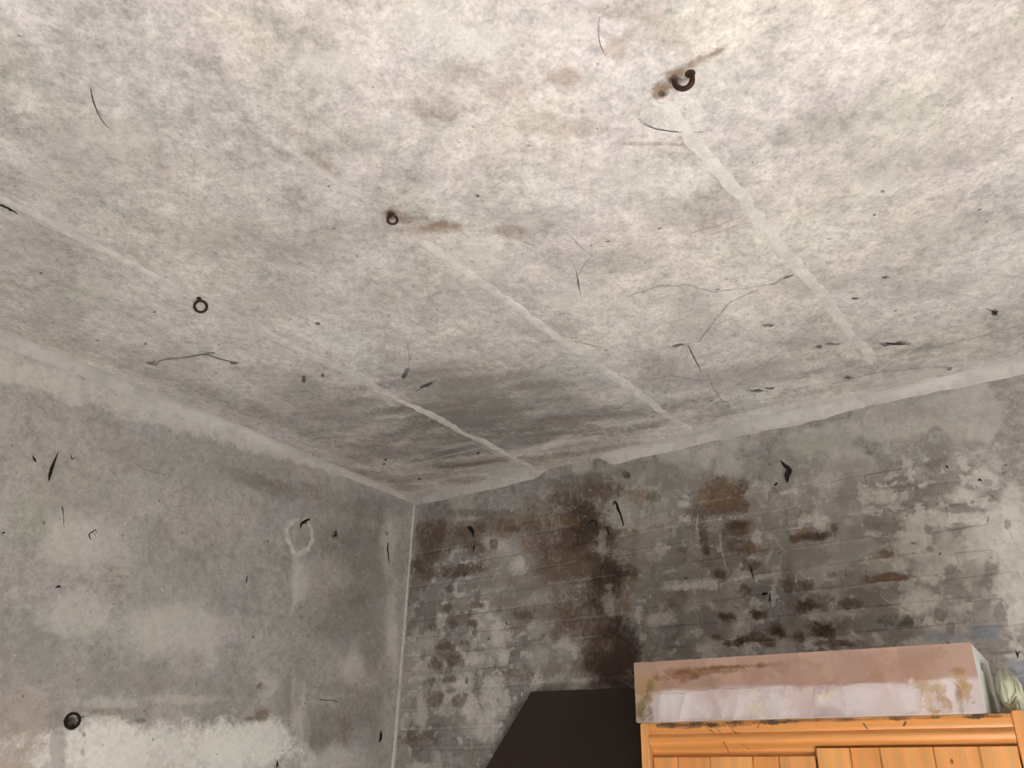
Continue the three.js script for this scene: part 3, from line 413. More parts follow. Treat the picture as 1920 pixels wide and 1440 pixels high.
// ------------------------------------------------------------------ surfaces
function plasterBase(base, amount, seed) {
  return (x, y, o) => {
    const X = x + seed, a = fbm(X * 2.6, y * 2.6, 3) - 0.5, b = fbm(X * 11, y * 11, 3) - 0.5, c = fbm(X * 48, y * 48, 3) - 0.5, d = vn(X * 330, y * 330) - 0.5;
    let k = 1 + amount * (0.40 * a + 0.42 * b + 0.50 * c + 0.20 * d);
    const fl = fbm(X * 75 + 31, y * 75, 2); k *= 1 - 0.12 * amount * smooth(0.58, 0.76, fl);
    const fk = fbm(X * 150 + 13, y * 150, 2); k *= 1 - 0.13 * amount * smooth(0.56, 0.70, fk) + 0.05 * amount * smooth(0.45, 0.32, fk); const h1 = vn(X * 8 + 40, y * 8) - 0.5, h2 = vn(X * 19, y * 19 + 60) - 0.5, warm = fbm(X * 4 + 80, y * 4, 2) - 0.5;
    o[0] = base[0] * k * (1 + 0.025 * h1 + 0.02 * h2 + 0.04 * warm); o[1] = base[1] * k * (1 - 0.02 * h1 + 0.02 * h2); o[2] = base[2] * k * (1 + 0.03 * h1 - 0.02 * h2 - 0.06 * warm);
  };
}
function specks(L, count, xa, xb, ya, yb, weight, col = MARK_COLOURS.k) {
  for (let i = 0; i < count; i++) { const x = xa + (xb - xa) * rnd(), y = ya + (yb - ya) * rnd(), r = 0.0012 + 0.0028 * rnd() * rnd(), e = 1 + 2.2 * rnd() * rnd(), an = rnd() * 3.14, al = 0.25 + 0.5 * rnd(), keep = rnd() < weight(x, y); if (keep) L.blob(x, y, r * e, r, an, col, al, 0.4, 0.3); }
}
const plasterBump = (strength) => ({ bumpMap: roughTile, bumpScale: strength });

// ceiling: precast slabs side by side with pale filler over the joints
const JOINTS = [0.640, 1.346, 2.040, 2.744];
const ceilingBack = structure(mesh('ceiling', setUV(box(-0.2, ROOM.xMax + 0.2, H + 0.14, H + 0.2, ROOM.zMin, ROOM.zMax + 0.2), (x, y, z) => [x, z]), new THREE.MeshStandardMaterial({ map: plasterTile, roughness: 0.95 })), 'stained whitewashed ceiling of concrete slabs with filled joints', 'ceiling');
const EDGES = [-0.2, ...JOINTS, 3.44, ROOM.xMax + 0.2], ZSPLIT = 2.46;
const plainCeiling = new THREE.MeshStandardMaterial({ color: new THREE.Color(0.84, 0.83, 0.82), map: plasterTile, roughness: 0.95, ...plasterBump(0.0015) });
for (let i = 0; i + 1 < EDGES.length; i++) {
  const xa = EDGES[i] + (i === 1 ? 0.0015 : 0), xb = EDGES[i + 1] - (i === 0 ? 0.0015 : 0), seen = i < 5;
  let m = plainCeiling;
  if (seen) {
    const L = new Layer(Math.max(xa, -0.02), -0.2, xb - Math.max(xa, -0.02), ZSPLIT + 0.2, 640, 2048).fill(plasterBase(lin(199, 191, 184), 1.0, 3.7));
    seedState = 777; L.blobs(CEILING_STAINS_AND_SHADE); L.strokes(CEILING_STREAKS);
    specks(L, 1900, 0, 3.44, -0.15, 2.46, (x, z) => 0.22 + 0.7 * smooth(1.6, 0.1, z) * smooth(2.6, 0.6, x));
    m = new THREE.MeshStandardMaterial({ map: L.texture(), roughness: 0.95, ...plasterBump(0.0016) });
  }
  mesh('slab', setUV(box(xa, xb, H, H + 0.14, ROOM.zMin, ZSPLIT - 0.002), (x, y, z) => [x, z]), m, ceilingBack);
  mesh('slab', setUV(box(xa, xb, H, H + 0.14, ZSPLIT + 0.002, ROOM.zMax + 0.2), (x, y, z) => [x, z]), plainCeiling, ceilingBack);
}
const fillerTile = tile(512, 0.5, (u, v) => { const n = 0.4 * vn(u * 8, v * 8, 8) + 0.35 * vn(u * 26, v * 26, 26) + 0.25 * vn(u * 90, v * 90, 90), k = 178 + 56 * n; return [k, k - 6, k - 13]; }, true);
const filler = new THREE.MeshStandardMaterial({ map: fillerTile, roughness: 0.95, ...plasterBump(0.0018) });
function jointStrip(x, z0, z1, width, offset, seed) {
  const n = Math.round((z1 - z0) / 0.012);
  mesh('joint_strip', gridSurface(5, n, (a, t) => {
    const z = z0 + (z1 - z0) * t, taper = smooth(0, 0.03, t) * smooth(1, 0.97, t);
    const l = x + offset + 0.020 * (fbm(z * 9 + seed, 1.5, 3) - 0.5) + 0.010 * (vn(z * 60 + seed, 4) - 0.5), w = width * (0.25 + 0.75 * taper) * (0.55 + 0.9 * fbm(z * 6 + seed, 8.5, 3)) + 0.005 * (vn(z * 70, seed) - 0.5);
    const e = [0, 0.14, 0.4, 0.66, 0.88, 1][Math.round(a * 5)], dy = [-0.001, 0.0006, 0.0011, 0.0011, 0.0006, -0.001][Math.round(a * 5)];
    return [l + w * e, H - dy * (0.9 + 0.2 * vn(z * 30, seed + a * 3)), z, l + w * e, z];
  }), filler, ceilingBack);
}
jointStrip(JOINTS[0], -0.03, 2.44, 0.034, 0.010, 1.3);
jointStrip(JOINTS[1], -0.05, 1.385, 0.036, -0.016, 5.1);
jointStrip(JOINTS[2], 0.09, 1.41, 0.036, -0.018, 9.2);
jointStrip(JOINTS[3], 0.0, 2.4, 0.036, -0.018, 14.2);

// left wall
const leftLayer = new Layer(-0.02, 0.6, 4.44, 2.25, 2048, 1280).fill(plasterBase(lin(168, 162, 156), 0.8, 21.3));
leftLayer.blobs(LEFT_STAINS_AND_TONES); leftLayer.strokes(LEFT_STREAKS);
seedState = 4242; specks(leftLayer, 420, 0, 2.0, 1.5, 2.8, () => 0.7); specks(leftLayer, 90, 0, 2.0, 1.9, 2.75, () => 0.8, MARK_COLOURS.w);
const leftMap = leftLayer.texture(); leftMap.wrapS = leftMap.wrapT = THREE.MirroredRepeatWrapping;
const wallLeft = structure(mesh('wall_left', setUV(box(-0.2, 0, 0, H + 0.05, ROOM.zMin, ROOM.zMax + 0.2), (x, y, z) => [z, y]), new THREE.MeshStandardMaterial({ map: leftMap, roughness: 0.93, ...plasterBump(0.0018) })), 'grey stained whitewashed left wall with a pale ring mark', 'wall');

// back wall: whitewashed brick, each brick a little proud of its flush joint
const COURSE = 0.0705, COURSE0 = 1.947, BRICKS = [];
for (let k = -6; k <= 8; k++) {
  const y = COURSE0 + k * COURSE; let s = 0.012 - ((k & 1) ? 0.155 : 0.0); seedState = 900 + k * 37;
  for (let j = 0; s < 2.42; j++) {
    const w = (j & 1 ? 0.105 : 0.208), a = Math.max(s, 0.012), b = s + w; s += w;
    if (b - a < 0.05) continue;
    const hidden = (a > 0.62 && y < 1.90) || (a > 1.22 && y < 1.93) || (a > 2.12 && y < 2.5) || (y > 2.5 && a > 1.9);
    BRICKS.push({ a, b, y, r: rnd(), q: rnd(), t: rnd(), hidden });
  }
}
const backLayer = new Layer(-0.02, 0.6, 3.68, 2.25, 2048, 1280).fill((() => {
  const base = plasterBase(lin(152, 146, 141), 1.2, 47.7);
  const put = (o, m, a) => { for (let q = 0; q < 3; q++) o[q] += (m[q] - o[q]) * a; };
  return (x, y, o) => {
    base(x, y, o);
    const zone = smooth(2.45, 2.1, x) * smooth(2.68, 2.5, y + 0.06 * (vn(x * 7, y * 7) - 0.5)), z = fbm(x * 4 + 2, y * 4 + 8, 2);
    const p = fbm(x * 21 + 5, y * 24, 4), q = fbm(x * 34 + 51, y * 38 + 7, 3);
    put(o, MARK_COLOURS.g, 0.55 * zone * smooth(0.50, 0.545, p) * smooth(0.35, 0.55, z));
    put(o, MARK_COLOURS.s, 0.45 * zone * smooth(0.55, 0.60, p) * smooth(0.42, 0.6, z));
    put(o, MARK_COLOURS.w, 0.60 * zone * smooth(0.57, 0.62, q) * smooth(0.62, 0.48, p));
    put(o, MARK_COLOURS.w, 0.35 * smooth(0.52, 0.62, fbm(x * 7 + 90, y * 7, 3)));
  };
})());
for (const b of BRICKS) {                          // whitewash lost from brick faces where the wall is damp
  const damp = 0.75 * smooth(0.5, 0.62, fbm(b.a * 2.3 + 4, b.y * 2.3, 2)) + 0.35;
  if (b.r < damp * 0.75 && b.a < 2.15 && b.y < 2.56) backLayer.blob((b.a + b.b) / 2 + 0.02 * (b.q - 0.5), b.y, (b.b - b.a) * (0.28 + 0.2 * b.t), 0.017 + 0.010 * b.q, 0.1 * (b.t - 0.5), b.t > 0.72 ? MARK_COLOURS.n : MARK_COLOURS.g, 0.25 + 0.4 * b.q, 0.28, 0.9);
}
backLayer.blobs(BACK_STAINS); backLayer.strokes(BACK_STREAKS);
for (const b of BRICKS) if (b.q > 0.45) backLayer.stroke([b.a + 0.01, b.y + COURSE * 0.5, b.b - 0.02 * b.t, b.y + COURSE * 0.5 + 0.006 * (b.r - 0.5)], 0.006, MARK_COLOURS.w, 0.2 * b.q);
seedState = 31337; specks(backLayer, 420, 0, 2.4, 1.6, 2.78, () => 0.7); specks(backLayer, 120, 0, 2.4, 1.6, 2.6, () => 0.8, MARK_COLOURS.w);
const backMap = backLayer.texture(); backMap.wrapS = backMap.wrapT = THREE.MirroredRepeatWrapping;
const backMaterial = new THREE.MeshStandardMaterial({ map: backMap, roughness: 0.92, ...plasterBump(0.002) });
const wallBack = structure(mesh('wall_back', setUV(box(-0.25, 3.75, 0, H + 0.05, -0.2, 0), (x, y) => [x, y]), backMaterial), 'damp whitewashed brick back wall with brown flue stain', 'wall');
wallBack.rotation.y = BACK_ANGLE;
function brickGeometry(a, b, y0, y1, r) {
  const rows = [[-0.006, 0.0], [0.0008, 0.0012], [0.0026, 0.0075]], pos = [], uv = [], idx = [], j = (q) => (hash(Math.round(a * 991) + q * 7, Math.round(y0 * 877)) - 0.5) * 0.005;
  const corners = [[a + j(1), y0 + j(2)], [b + j(3), y0 + j(4)], [b + j(5), y1 + j(6)], [a + j(7), y1 + j(8)]], mx = (a + b) / 2, my = (y0 + y1) / 2;
  for (const [z, inset] of rows) for (const [x, y] of corners) { const X = x - Math.sign(x - mx) * inset, Y = y - Math.sign(y - my) * inset; pos.push(X, Y, z * (0.6 + 0.8 * r)); uv.push(X, Y); }
  for (let q = 0; q < 2; q++) for (let e = 0; e < 4; e++) { const f = (e + 1) % 4, A = q * 4 + e, B = q * 4 + f, C = A + 4, D = B + 4; idx.push(A, B, D, A, D, C); }
  idx.push(8, 9, 10, 8, 10, 11);
  const g = new THREE.BufferGeometry(); g.setAttribute('position', new THREE.Float32BufferAttribute(pos, 3)); g.setAttribute('uv', new THREE.Float32BufferAttribute(uv, 2)); g.setIndex(idx); g.computeVertexNormals();
  return g;
}
for (const b of BRICKS) if (!b.hidden) mesh('brick', brickGeometry(b.a + 0.005, b.b - 0.005, b.y - COURSE / 2 + 0.005, b.y + COURSE / 2 - 0.005, b.r), backMaterial, wallBack);

// right wall with the window, wall behind the camera, floor
const plainWall = new THREE.MeshStandardMaterial({ color: new THREE.Color(0.32, 0.31, 0.30), map: plasterTile, roughness: 0.95 });
const wallUV = (x, y, z) => [x + z, y], X1 = ROOM.xMax, X2 = X1 + 0.22;
structure(mesh('wall_right', setUV(mergeGeometries([box(X1, X2, 0, WIN.y0, ROOM.zMin, ROOM.zMax + 0.2), box(X1, X2, WIN.y1, H + 0.05, ROOM.zMin, ROOM.zMax + 0.2), box(X1, X2, WIN.y0, WIN.y1, ROOM.zMin, WIN.z0), box(X1, X2, WIN.y0, WIN.y1, WIN.z1, ROOM.zMax + 0.2)]), wallUV), plainWall), 'whitewashed right wall with the window opening', 'wall');
structure(mesh('wall_rear', setUV(box(-0.2, X2, 0, H + 0.05, ROOM.zMax, ROOM.zMax + 0.2), wallUV), plainWall), 'whitewashed wall behind the camera', 'wall');
const floorTile = tile(512, 1.2, (u, v) => { const n = vn(u * 6, v * 60, 0) * 0.5 + 0.5 * vn(u * 40, v * 40, 40); return [146 + 40 * n, 145 + 40 * n, 142 + 40 * n]; }, true);
structure(mesh('floor', setUV(box(-0.2, X2, -0.1, 0, ROOM.zMin, ROOM.zMax + 0.2), (x, y, z) => [x, z]), new THREE.MeshStandardMaterial({ map: floorTile, roughness: 0.7 })), 'worn grey concrete floor', 'floor');
const windowGroup = new THREE.Group(); windowGroup.name = 'window_1'; scene.add(windowGroup); structure(windowGroup, 'white framed window in the right wall', 'window');
const framePaint = new THREE.MeshStandardMaterial({ color: 0xe6e2d8, roughness: 0.5 }), zm = (WIN.z0 + WIN.z1) / 2;
const bar = (y0, y1, z0, z1) => box(X1 + 0.08, X1 + 0.13, y0, y1, z0, z1);
mesh('window_frame', mergeGeometries([bar(WIN.y0, WIN.y0 + 0.05, WIN.z0, WIN.z1), bar(WIN.y1 - 0.05, WIN.y1, WIN.z0, WIN.z1), bar(WIN.y0 + 0.05, WIN.y1 - 0.05, WIN.z0, WIN.z0 + 0.05), bar(WIN.y0 + 0.05, WIN.y1 - 0.05, WIN.z1 - 0.05, WIN.z1), bar(WIN.y0 + 0.05, WIN.y1 - 0.05, zm - 0.03, zm + 0.03)]), framePaint, windowGroup);
const glass = new THREE.MeshPhysicalMaterial({ color: 0xffffff, transmission: 1, thickness: 0, roughness: 0.02 });
for (const [a, b] of [[WIN.z0 + 0.05, zm - 0.03], [zm + 0.03, WIN.z1 - 0.05]]) mesh('pane', box(X1 + 0.103, X1 + 0.107, WIN.y0 + 0.05, WIN.y1 - 0.05, a, b), glass, windowGroup);
mesh('window_sill', box(X1 - 0.06, X1 + 0.08, WIN.y0 - 0.03, WIN.y0, WIN.z0 - 0.05, WIN.z1 + 0.05), framePaint, windowGroup);

// plaster coves where the walls meet the ceiling
const coveTile = tile(1024, 1.3, (u, v) => { const n = 0.5 * vn(u * 9, v * 14, 0) + 0.3 * vn(u * 40, v * 40, 40) + 0.2 * vn(u * 140, v * 140, 140), s = smooth(0.42, 0.6, 0.6 * vn(u * 14 + 3, v * 30, 0) + 0.4 * vn(u * 60, v * 60, 60)), k = 166 + 34 * n + 12 * s; return [k, k - 6, k - 12]; }, true);
const covePlaster = new THREE.MeshStandardMaterial({ map: coveTile, roughness: 0.95, ...plasterBump(0.0018) });
function cove(name, place, s0, s1, r0, seed, label, fade) {
  const n = Math.round((s1 - s0) / 0.02);
  structure(mesh(name, gridSurface(8, n, (a, t) => {
    const s = s0 + (s1 - s0) * t, r = r0 * (0.75 + 0.5 * fbm(s * 3 + seed, 2.2, 3)) * fade(s), th = Math.PI / 2 * (1 + a), k = r * (1 + 0.06 * (vn(s * 25, a * 4 + seed) - 0.5));
    const out = r + k * Math.cos(th) + (a > 0.99 ? -0.002 : 0), up = -r + k * Math.sin(th) + (a < 0.01 ? 0.002 : 0), p = place(s, out);
    return [p[0], H + up, p[1], s, a * r * 1.6];
  }), covePlaster), label, 'cove');
}
cove('trim_1', (s, o) => [o, s], -0.01, 4.4, 0.042, 3.3, 'pale rounded plaster cove along the top of the left wall', (s) => 0.6 + 0.4 * smooth(0, 1.2, s));
cove('trim_2', (s, o) => [dB[0] * s + nB[0] * o, dB[1] * s + nB[1] * o], -0.01, 0.70, 0.036, 7.9, 'short pale plaster cove on back wall next to the corner', (s) => smooth(0.71, 0.64, s) + 0.05);
cove('trim_3', (s, o) => [dB[0] * s + nB[0] * o, dB[1] * s + nB[1] * o], 0.945, 3.6, 0.040, 11.9, 'pale plaster cove along the top of the back wall', (s) => smooth(0.94, 1.0, s) + 0.05);

{ // thin pale bead of plaster down the corner
  const g = gridSurface(6, 120, (a, t) => { const y = t * 2.77, th = -0.3 + a * (Math.PI / 2 + 0.6), r = 0.0055 * (0.7 + 0.6 * fbm(y * 5, 3, 2)); return [r * Math.cos(th), y, r * Math.sin(th) + 0.001, a * 0.01, y]; });
  structure(mesh('trim_4', g, filler), 'thin pale plaster bead down the corner of the two walls', 'corner bead'); filler.side = THREE.DoubleSide;
}
// ------------------------------------------------------------------ wardrobe
function woodTexture(seed, tone, knots) {          // grain runs along v; the piece is 0.11 m wide and 1.8 m long
  const W = 192, Hh = 1536, d = new Uint8Array(W * Hh * 4);
  for (let j = 0, i = 0; j < Hh; j++) for (let k = 0; k < W; k++, i += 4) {
    let x = k / W * 0.11, y = j / Hh * 1.8, kn = 0;
    for (const [kx, ky, kr] of knots) { const dx = x - kx, dy = (y - ky) * 0.6, r = Math.hypot(dx, dy); x += Math.sign(dx || 1) * kr * 0.8 * Math.exp(-(r * r) / (kr * kr * 6)); kn = Math.max(kn, smooth(kr, kr * 0.4, r)); }
    const warp = 0.010 * (fbm(x * 14 + seed, y * 1.4 + seed, 3) - 0.5), ring = Math.sin((x + warp * 4.5) * (180 + 60 * vn(seed, 2)) + 5 * vn(y * 0.9 + seed, 3)), fine = vn(x * 900 + seed, y * 9), mid = fbm(x * 60 + seed, y * 2.2, 3);
    let f = 1 + 0.03 * ring + 0.14 * (mid - 0.5) + 0.06 * (fine - 0.5); const g = 1 - 0.55 * kn;
    d[i] = Math.min(255, tone[0] * f * (1 - 0.35 * kn)); d[i + 1] = Math.min(255, tone[1] * (f - 0.03 * ring) * g); d[i + 2] = Math.min(255, tone[2] * (f - 0.06 * ring) * g * g); d[i + 3] = 255;
  }
  const t = new THREE.DataTexture(d, W, Hh, THREE.RGBAFormat); t.colorSpace = THREE.SRGBColorSpace; t.magFilter = THREE.LinearFilter; t.minFilter = THREE.LinearMipmapLinearFilter; t.generateMipmaps = true; t.wrapS = t.wrapT = THREE.MirroredRepeatWrapping; t.repeat.set(1 / 0.11, 1 / 1.8); t.needsUpdate = true;
  return t;
}
const pine = [[3.1, [206, 143, 82], []], [9.4, [198, 133, 72], []], [15.2, [210, 150, 88], [[0.07, 1.2, 0.007]]], [22.8, [202, 136, 76], [[0.05, 1.35, 0.006]]], [31.4, [207, 144, 84], [[0.032, 1.675, 0.0042]]]].map(([s, t, k]) => new THREE.MeshPhysicalMaterial({ map: woodTexture(s, t, k), roughness: 0.42, clearcoat: 0.25, clearcoatRoughness: 0.35 }));
const wardrobe = new THREE.Group(); wardrobe.name = 'wardrobe'; wardrobe.position.set(1.420, 0, 0.531); wardrobe.rotation.y = 0.15125; scene.add(wardrobe);
tag(wardrobe, 'honey coloured pine wardrobe with two plank doors below the pink box', 'wardrobe');
function sideGeometry(x0, x1, top) {
  const s = new THREE.Shape(), w = x1 - x0, d = 0.46; s.moveTo(0, 0); s.lineTo(w, 0); s.lineTo(w, top - 0.006); s.quadraticCurveTo(w, top, w - 0.006, top); s.lineTo(0.006, top); s.quadraticCurveTo(0, top, 0, top - 0.006); s.closePath();
  const g = new THREE.ExtrudeGeometry(s, { depth: d - 0.006, bevelEnabled: true, bevelThickness: 0.003, bevelSize: 0.003, bevelOffset: -0.003, bevelSegments: 2, curveSegments: 4 }); g.translate(x0, 0, -d + 0.003 + 0.002);
  return setUV(g, (x, y, z) => [x - z, y]);
}
mesh('side_panel', sideGeometry(0, 0.022, 1.767), pine[2], wardrobe);
mesh('side_panel', sideGeometry(0.825, 0.849, 1.772), pine[0], wardrobe);
mesh('top_panel', setUV(box(0.022, 0.825, 1.742, 1.760, -0.45, -0.03), (x, y, z) => [z, x]), pine[1], wardrobe);
mesh('bottom_panel', setUV(box(0.022, 0.825, 0.09, 0.108, -0.45, -0.025), (x, y, z) => [z, x]), pine[1], wardrobe);
mesh('back_panel', setUV(box(0.022, 0.825, 0.05, 1.742, -0.455, -0.45), (x, y) => [x, y]), pine[1], wardrobe);
mesh('plinth', setUV(box(0.022, 0.825, 0, 0.09, -0.045, -0.025), (x, y) => [y, x]), pine[3], wardrobe);
{ // moulded rail over the doors, with grime under the box
  const prof = [[-0.03, 1.767], [-0.004, 1.767], [-0.001, 1.7662], [0, 1.764], [0.0005, 1.754], [0, 1.743], [-0.0015, 1.7405], [-0.0025, 1.7395], [-0.0012, 1.7385], [0.002, 1.736], [0.0042, 1.7315], [0.0048, 1.726], [0.003, 1.720], [-0.002, 1.7145], [-0.009, 1.710], [-0.016, 1.7075], [-0.021, 1.704], [-0.023, 1.699], [-0.023, 1.684], [-0.034, 1.684]];
  const n = 60, g = gridSurface(n, prof.length - 1, (a, b) => { const i = Math.round(b * (prof.length - 1)); return [0.0225 + a * 0.802, prof[i][1], prof[i][0], 0.0225 + a * 0.802, prof[i][1]]; });
  const cre = toCreasedNormals(g, 0.7); const idx = cre; // faces look outwards after the winding is turned
  const L = new Layer(0.02, 1.68, 0.81, 0.09, 1536, 192).fill((x, y, o) => {
    const warp = 0.006 * (fbm(x * 2.5, y * 30, 3) - 0.5), ring = Math.sin((y + warp * 2) * 330), mid = fbm(x * 5, y * 80, 3) - 0.5, fine = vn(x * 22, y * 1500) - 0.5, f = 1 + 0.09 * ring + 0.16 * mid + 0.10 * fine, b = lin(203, 136, 72);
    o[0] = b[0] * f; o[1] = b[1] * (f - 0.03 * ring); o[2] = b[2] * (f - 0.05 * ring);
  });
  seedState = 55;
  for (let i = 0; i < 46; i++) { const x = 0.04 + 0.76 * rnd(); L.blob(x, 1.764 - 0.004 * rnd(), 0.010 + 0.02 * rnd(), 0.0018 + 0.002 * rnd(), 0, MARK_COLOURS.d, 0.5 * rnd() + 0.2, 0.4, 0.9); }
  for (let i = 0; i < 26; i++) { const x = 0.05 + 0.22 * rnd(); L.blob(x, 1.762 - 0.008 * rnd(), 0.012 + 0.012 * rnd(), 0.003, 0, MARK_COLOURS.d, 0.45, 0.4, 0.9); }
  for (const [x0, y0, x1, y1] of [[0.165, 1.762, 0.182, 1.748], [0.182, 1.748, 0.192, 1.738], [0.198, 1.752, 0.206, 1.737], [0.236, 1.757, 0.234, 1.746], [0.234, 1.746, 0.242, 1.738], [0.238, 1.742, 0.25, 1.737], [0.30, 1.755, 0.297, 1.748], [0.33, 1.757, 0.328, 1.75], [0.212, 1.72, 0.213, 1.70], [0.255, 1.712, 0.265, 1.704], [0.53, 1.752, 0.537, 1.742], [0.62, 1.756, 0.615, 1.749]]) L.stroke([x0, y0, x1, y1], 0.003, MARK_COLOURS.d, 0.8);
  const rail = mesh('top_rail', cre, new THREE.MeshPhysicalMaterial({ map: L.texture(), roughness: 0.42, clearcoat: 0.25, clearcoatRoughness: 0.35, side: THREE.DoubleSide }), wardrobe);
}
function plank(x0, x1, y0, y1, z, th, m, parent, shift) {
  const s = new THREE.Shape(), c = 0.0034; s.moveTo(x0, -th); s.lineTo(x1, -th); s.lineTo(x1, -c); s.lineTo(x1 - c, 0); s.lineTo(x0 + c, 0); s.lineTo(x0, -c); s.closePath();
  const g = new THREE.ExtrudeGeometry(s, { depth: y1 - y0, bevelEnabled: false }); g.rotateX(-Math.PI / 2); g.scale(1, 1, -1); g.index ? null : null;
  const p = g.attributes.position; for (let i = 0; i < p.count; i += 3) for (const at of [p]) { const a = [at.getX(i + 1), at.getY(i + 1), at.getZ(i + 1)], b = [at.getX(i + 2), at.getY(i + 2), at.getZ(i + 2)]; at.setXYZ(i + 1, ...b); at.setXYZ(i + 2, ...a); }
  g.translate(0, y0, z); g.computeVertexNormals();
  return mesh('plank', setUV(g, (x, y) => [x - x0 + shift, y]), m, parent);
}
function door(bounds, top, z, seed) {
  const a = bounds[0], b = bounds[bounds.length - 1];
  const d = mesh('door', setUV(box(a + 0.01, b - 0.01, 0.2, top - 0.05, z - 0.030, z - 0.016), (x, y) => [y, x]), pine[1], wardrobe);
  for (let i = 0; i + 1 < bounds.length; i++) plank(bounds[i] + 0.0004, bounds[i + 1] - 0.0004, 0.112, top, z, 0.016, seed === 2 && i === 3 ? pine[4] : pine[(i * 3 + seed) % 4], d, seed === 2 && i === 3 ? 0 : 0.011 * ((i * 5 + seed) % 3));
  return d;
}
const doorLeft = door([0.0245, 0.087, 0.168, 0.271, 0.332, 0.4155], 1.6875, -0.012, 0);
const doorRight = door([0.420, 0.493, 0.555, 0.663, 0.750, 0.8225], 1.7035, -0.002, 2);
const knobGeometry = new THREE.LatheGeometry([[0, 0.028], [0.009, 0.027], [0.014, 0.021], [0.014, 0.016], [0.007, 0.009], [0.006, 0]].map((p) => new THREE.Vector2(...p)), 20).rotateX(Math.PI / 2);
for (const [d, x, z] of [[doorLeft, 0.385, -0.012], [doorRight, 0.452, -0.002]]) { const k = mesh('knob', knobGeometry, pine[3], d); k.position.set(x, 0.98, z); }

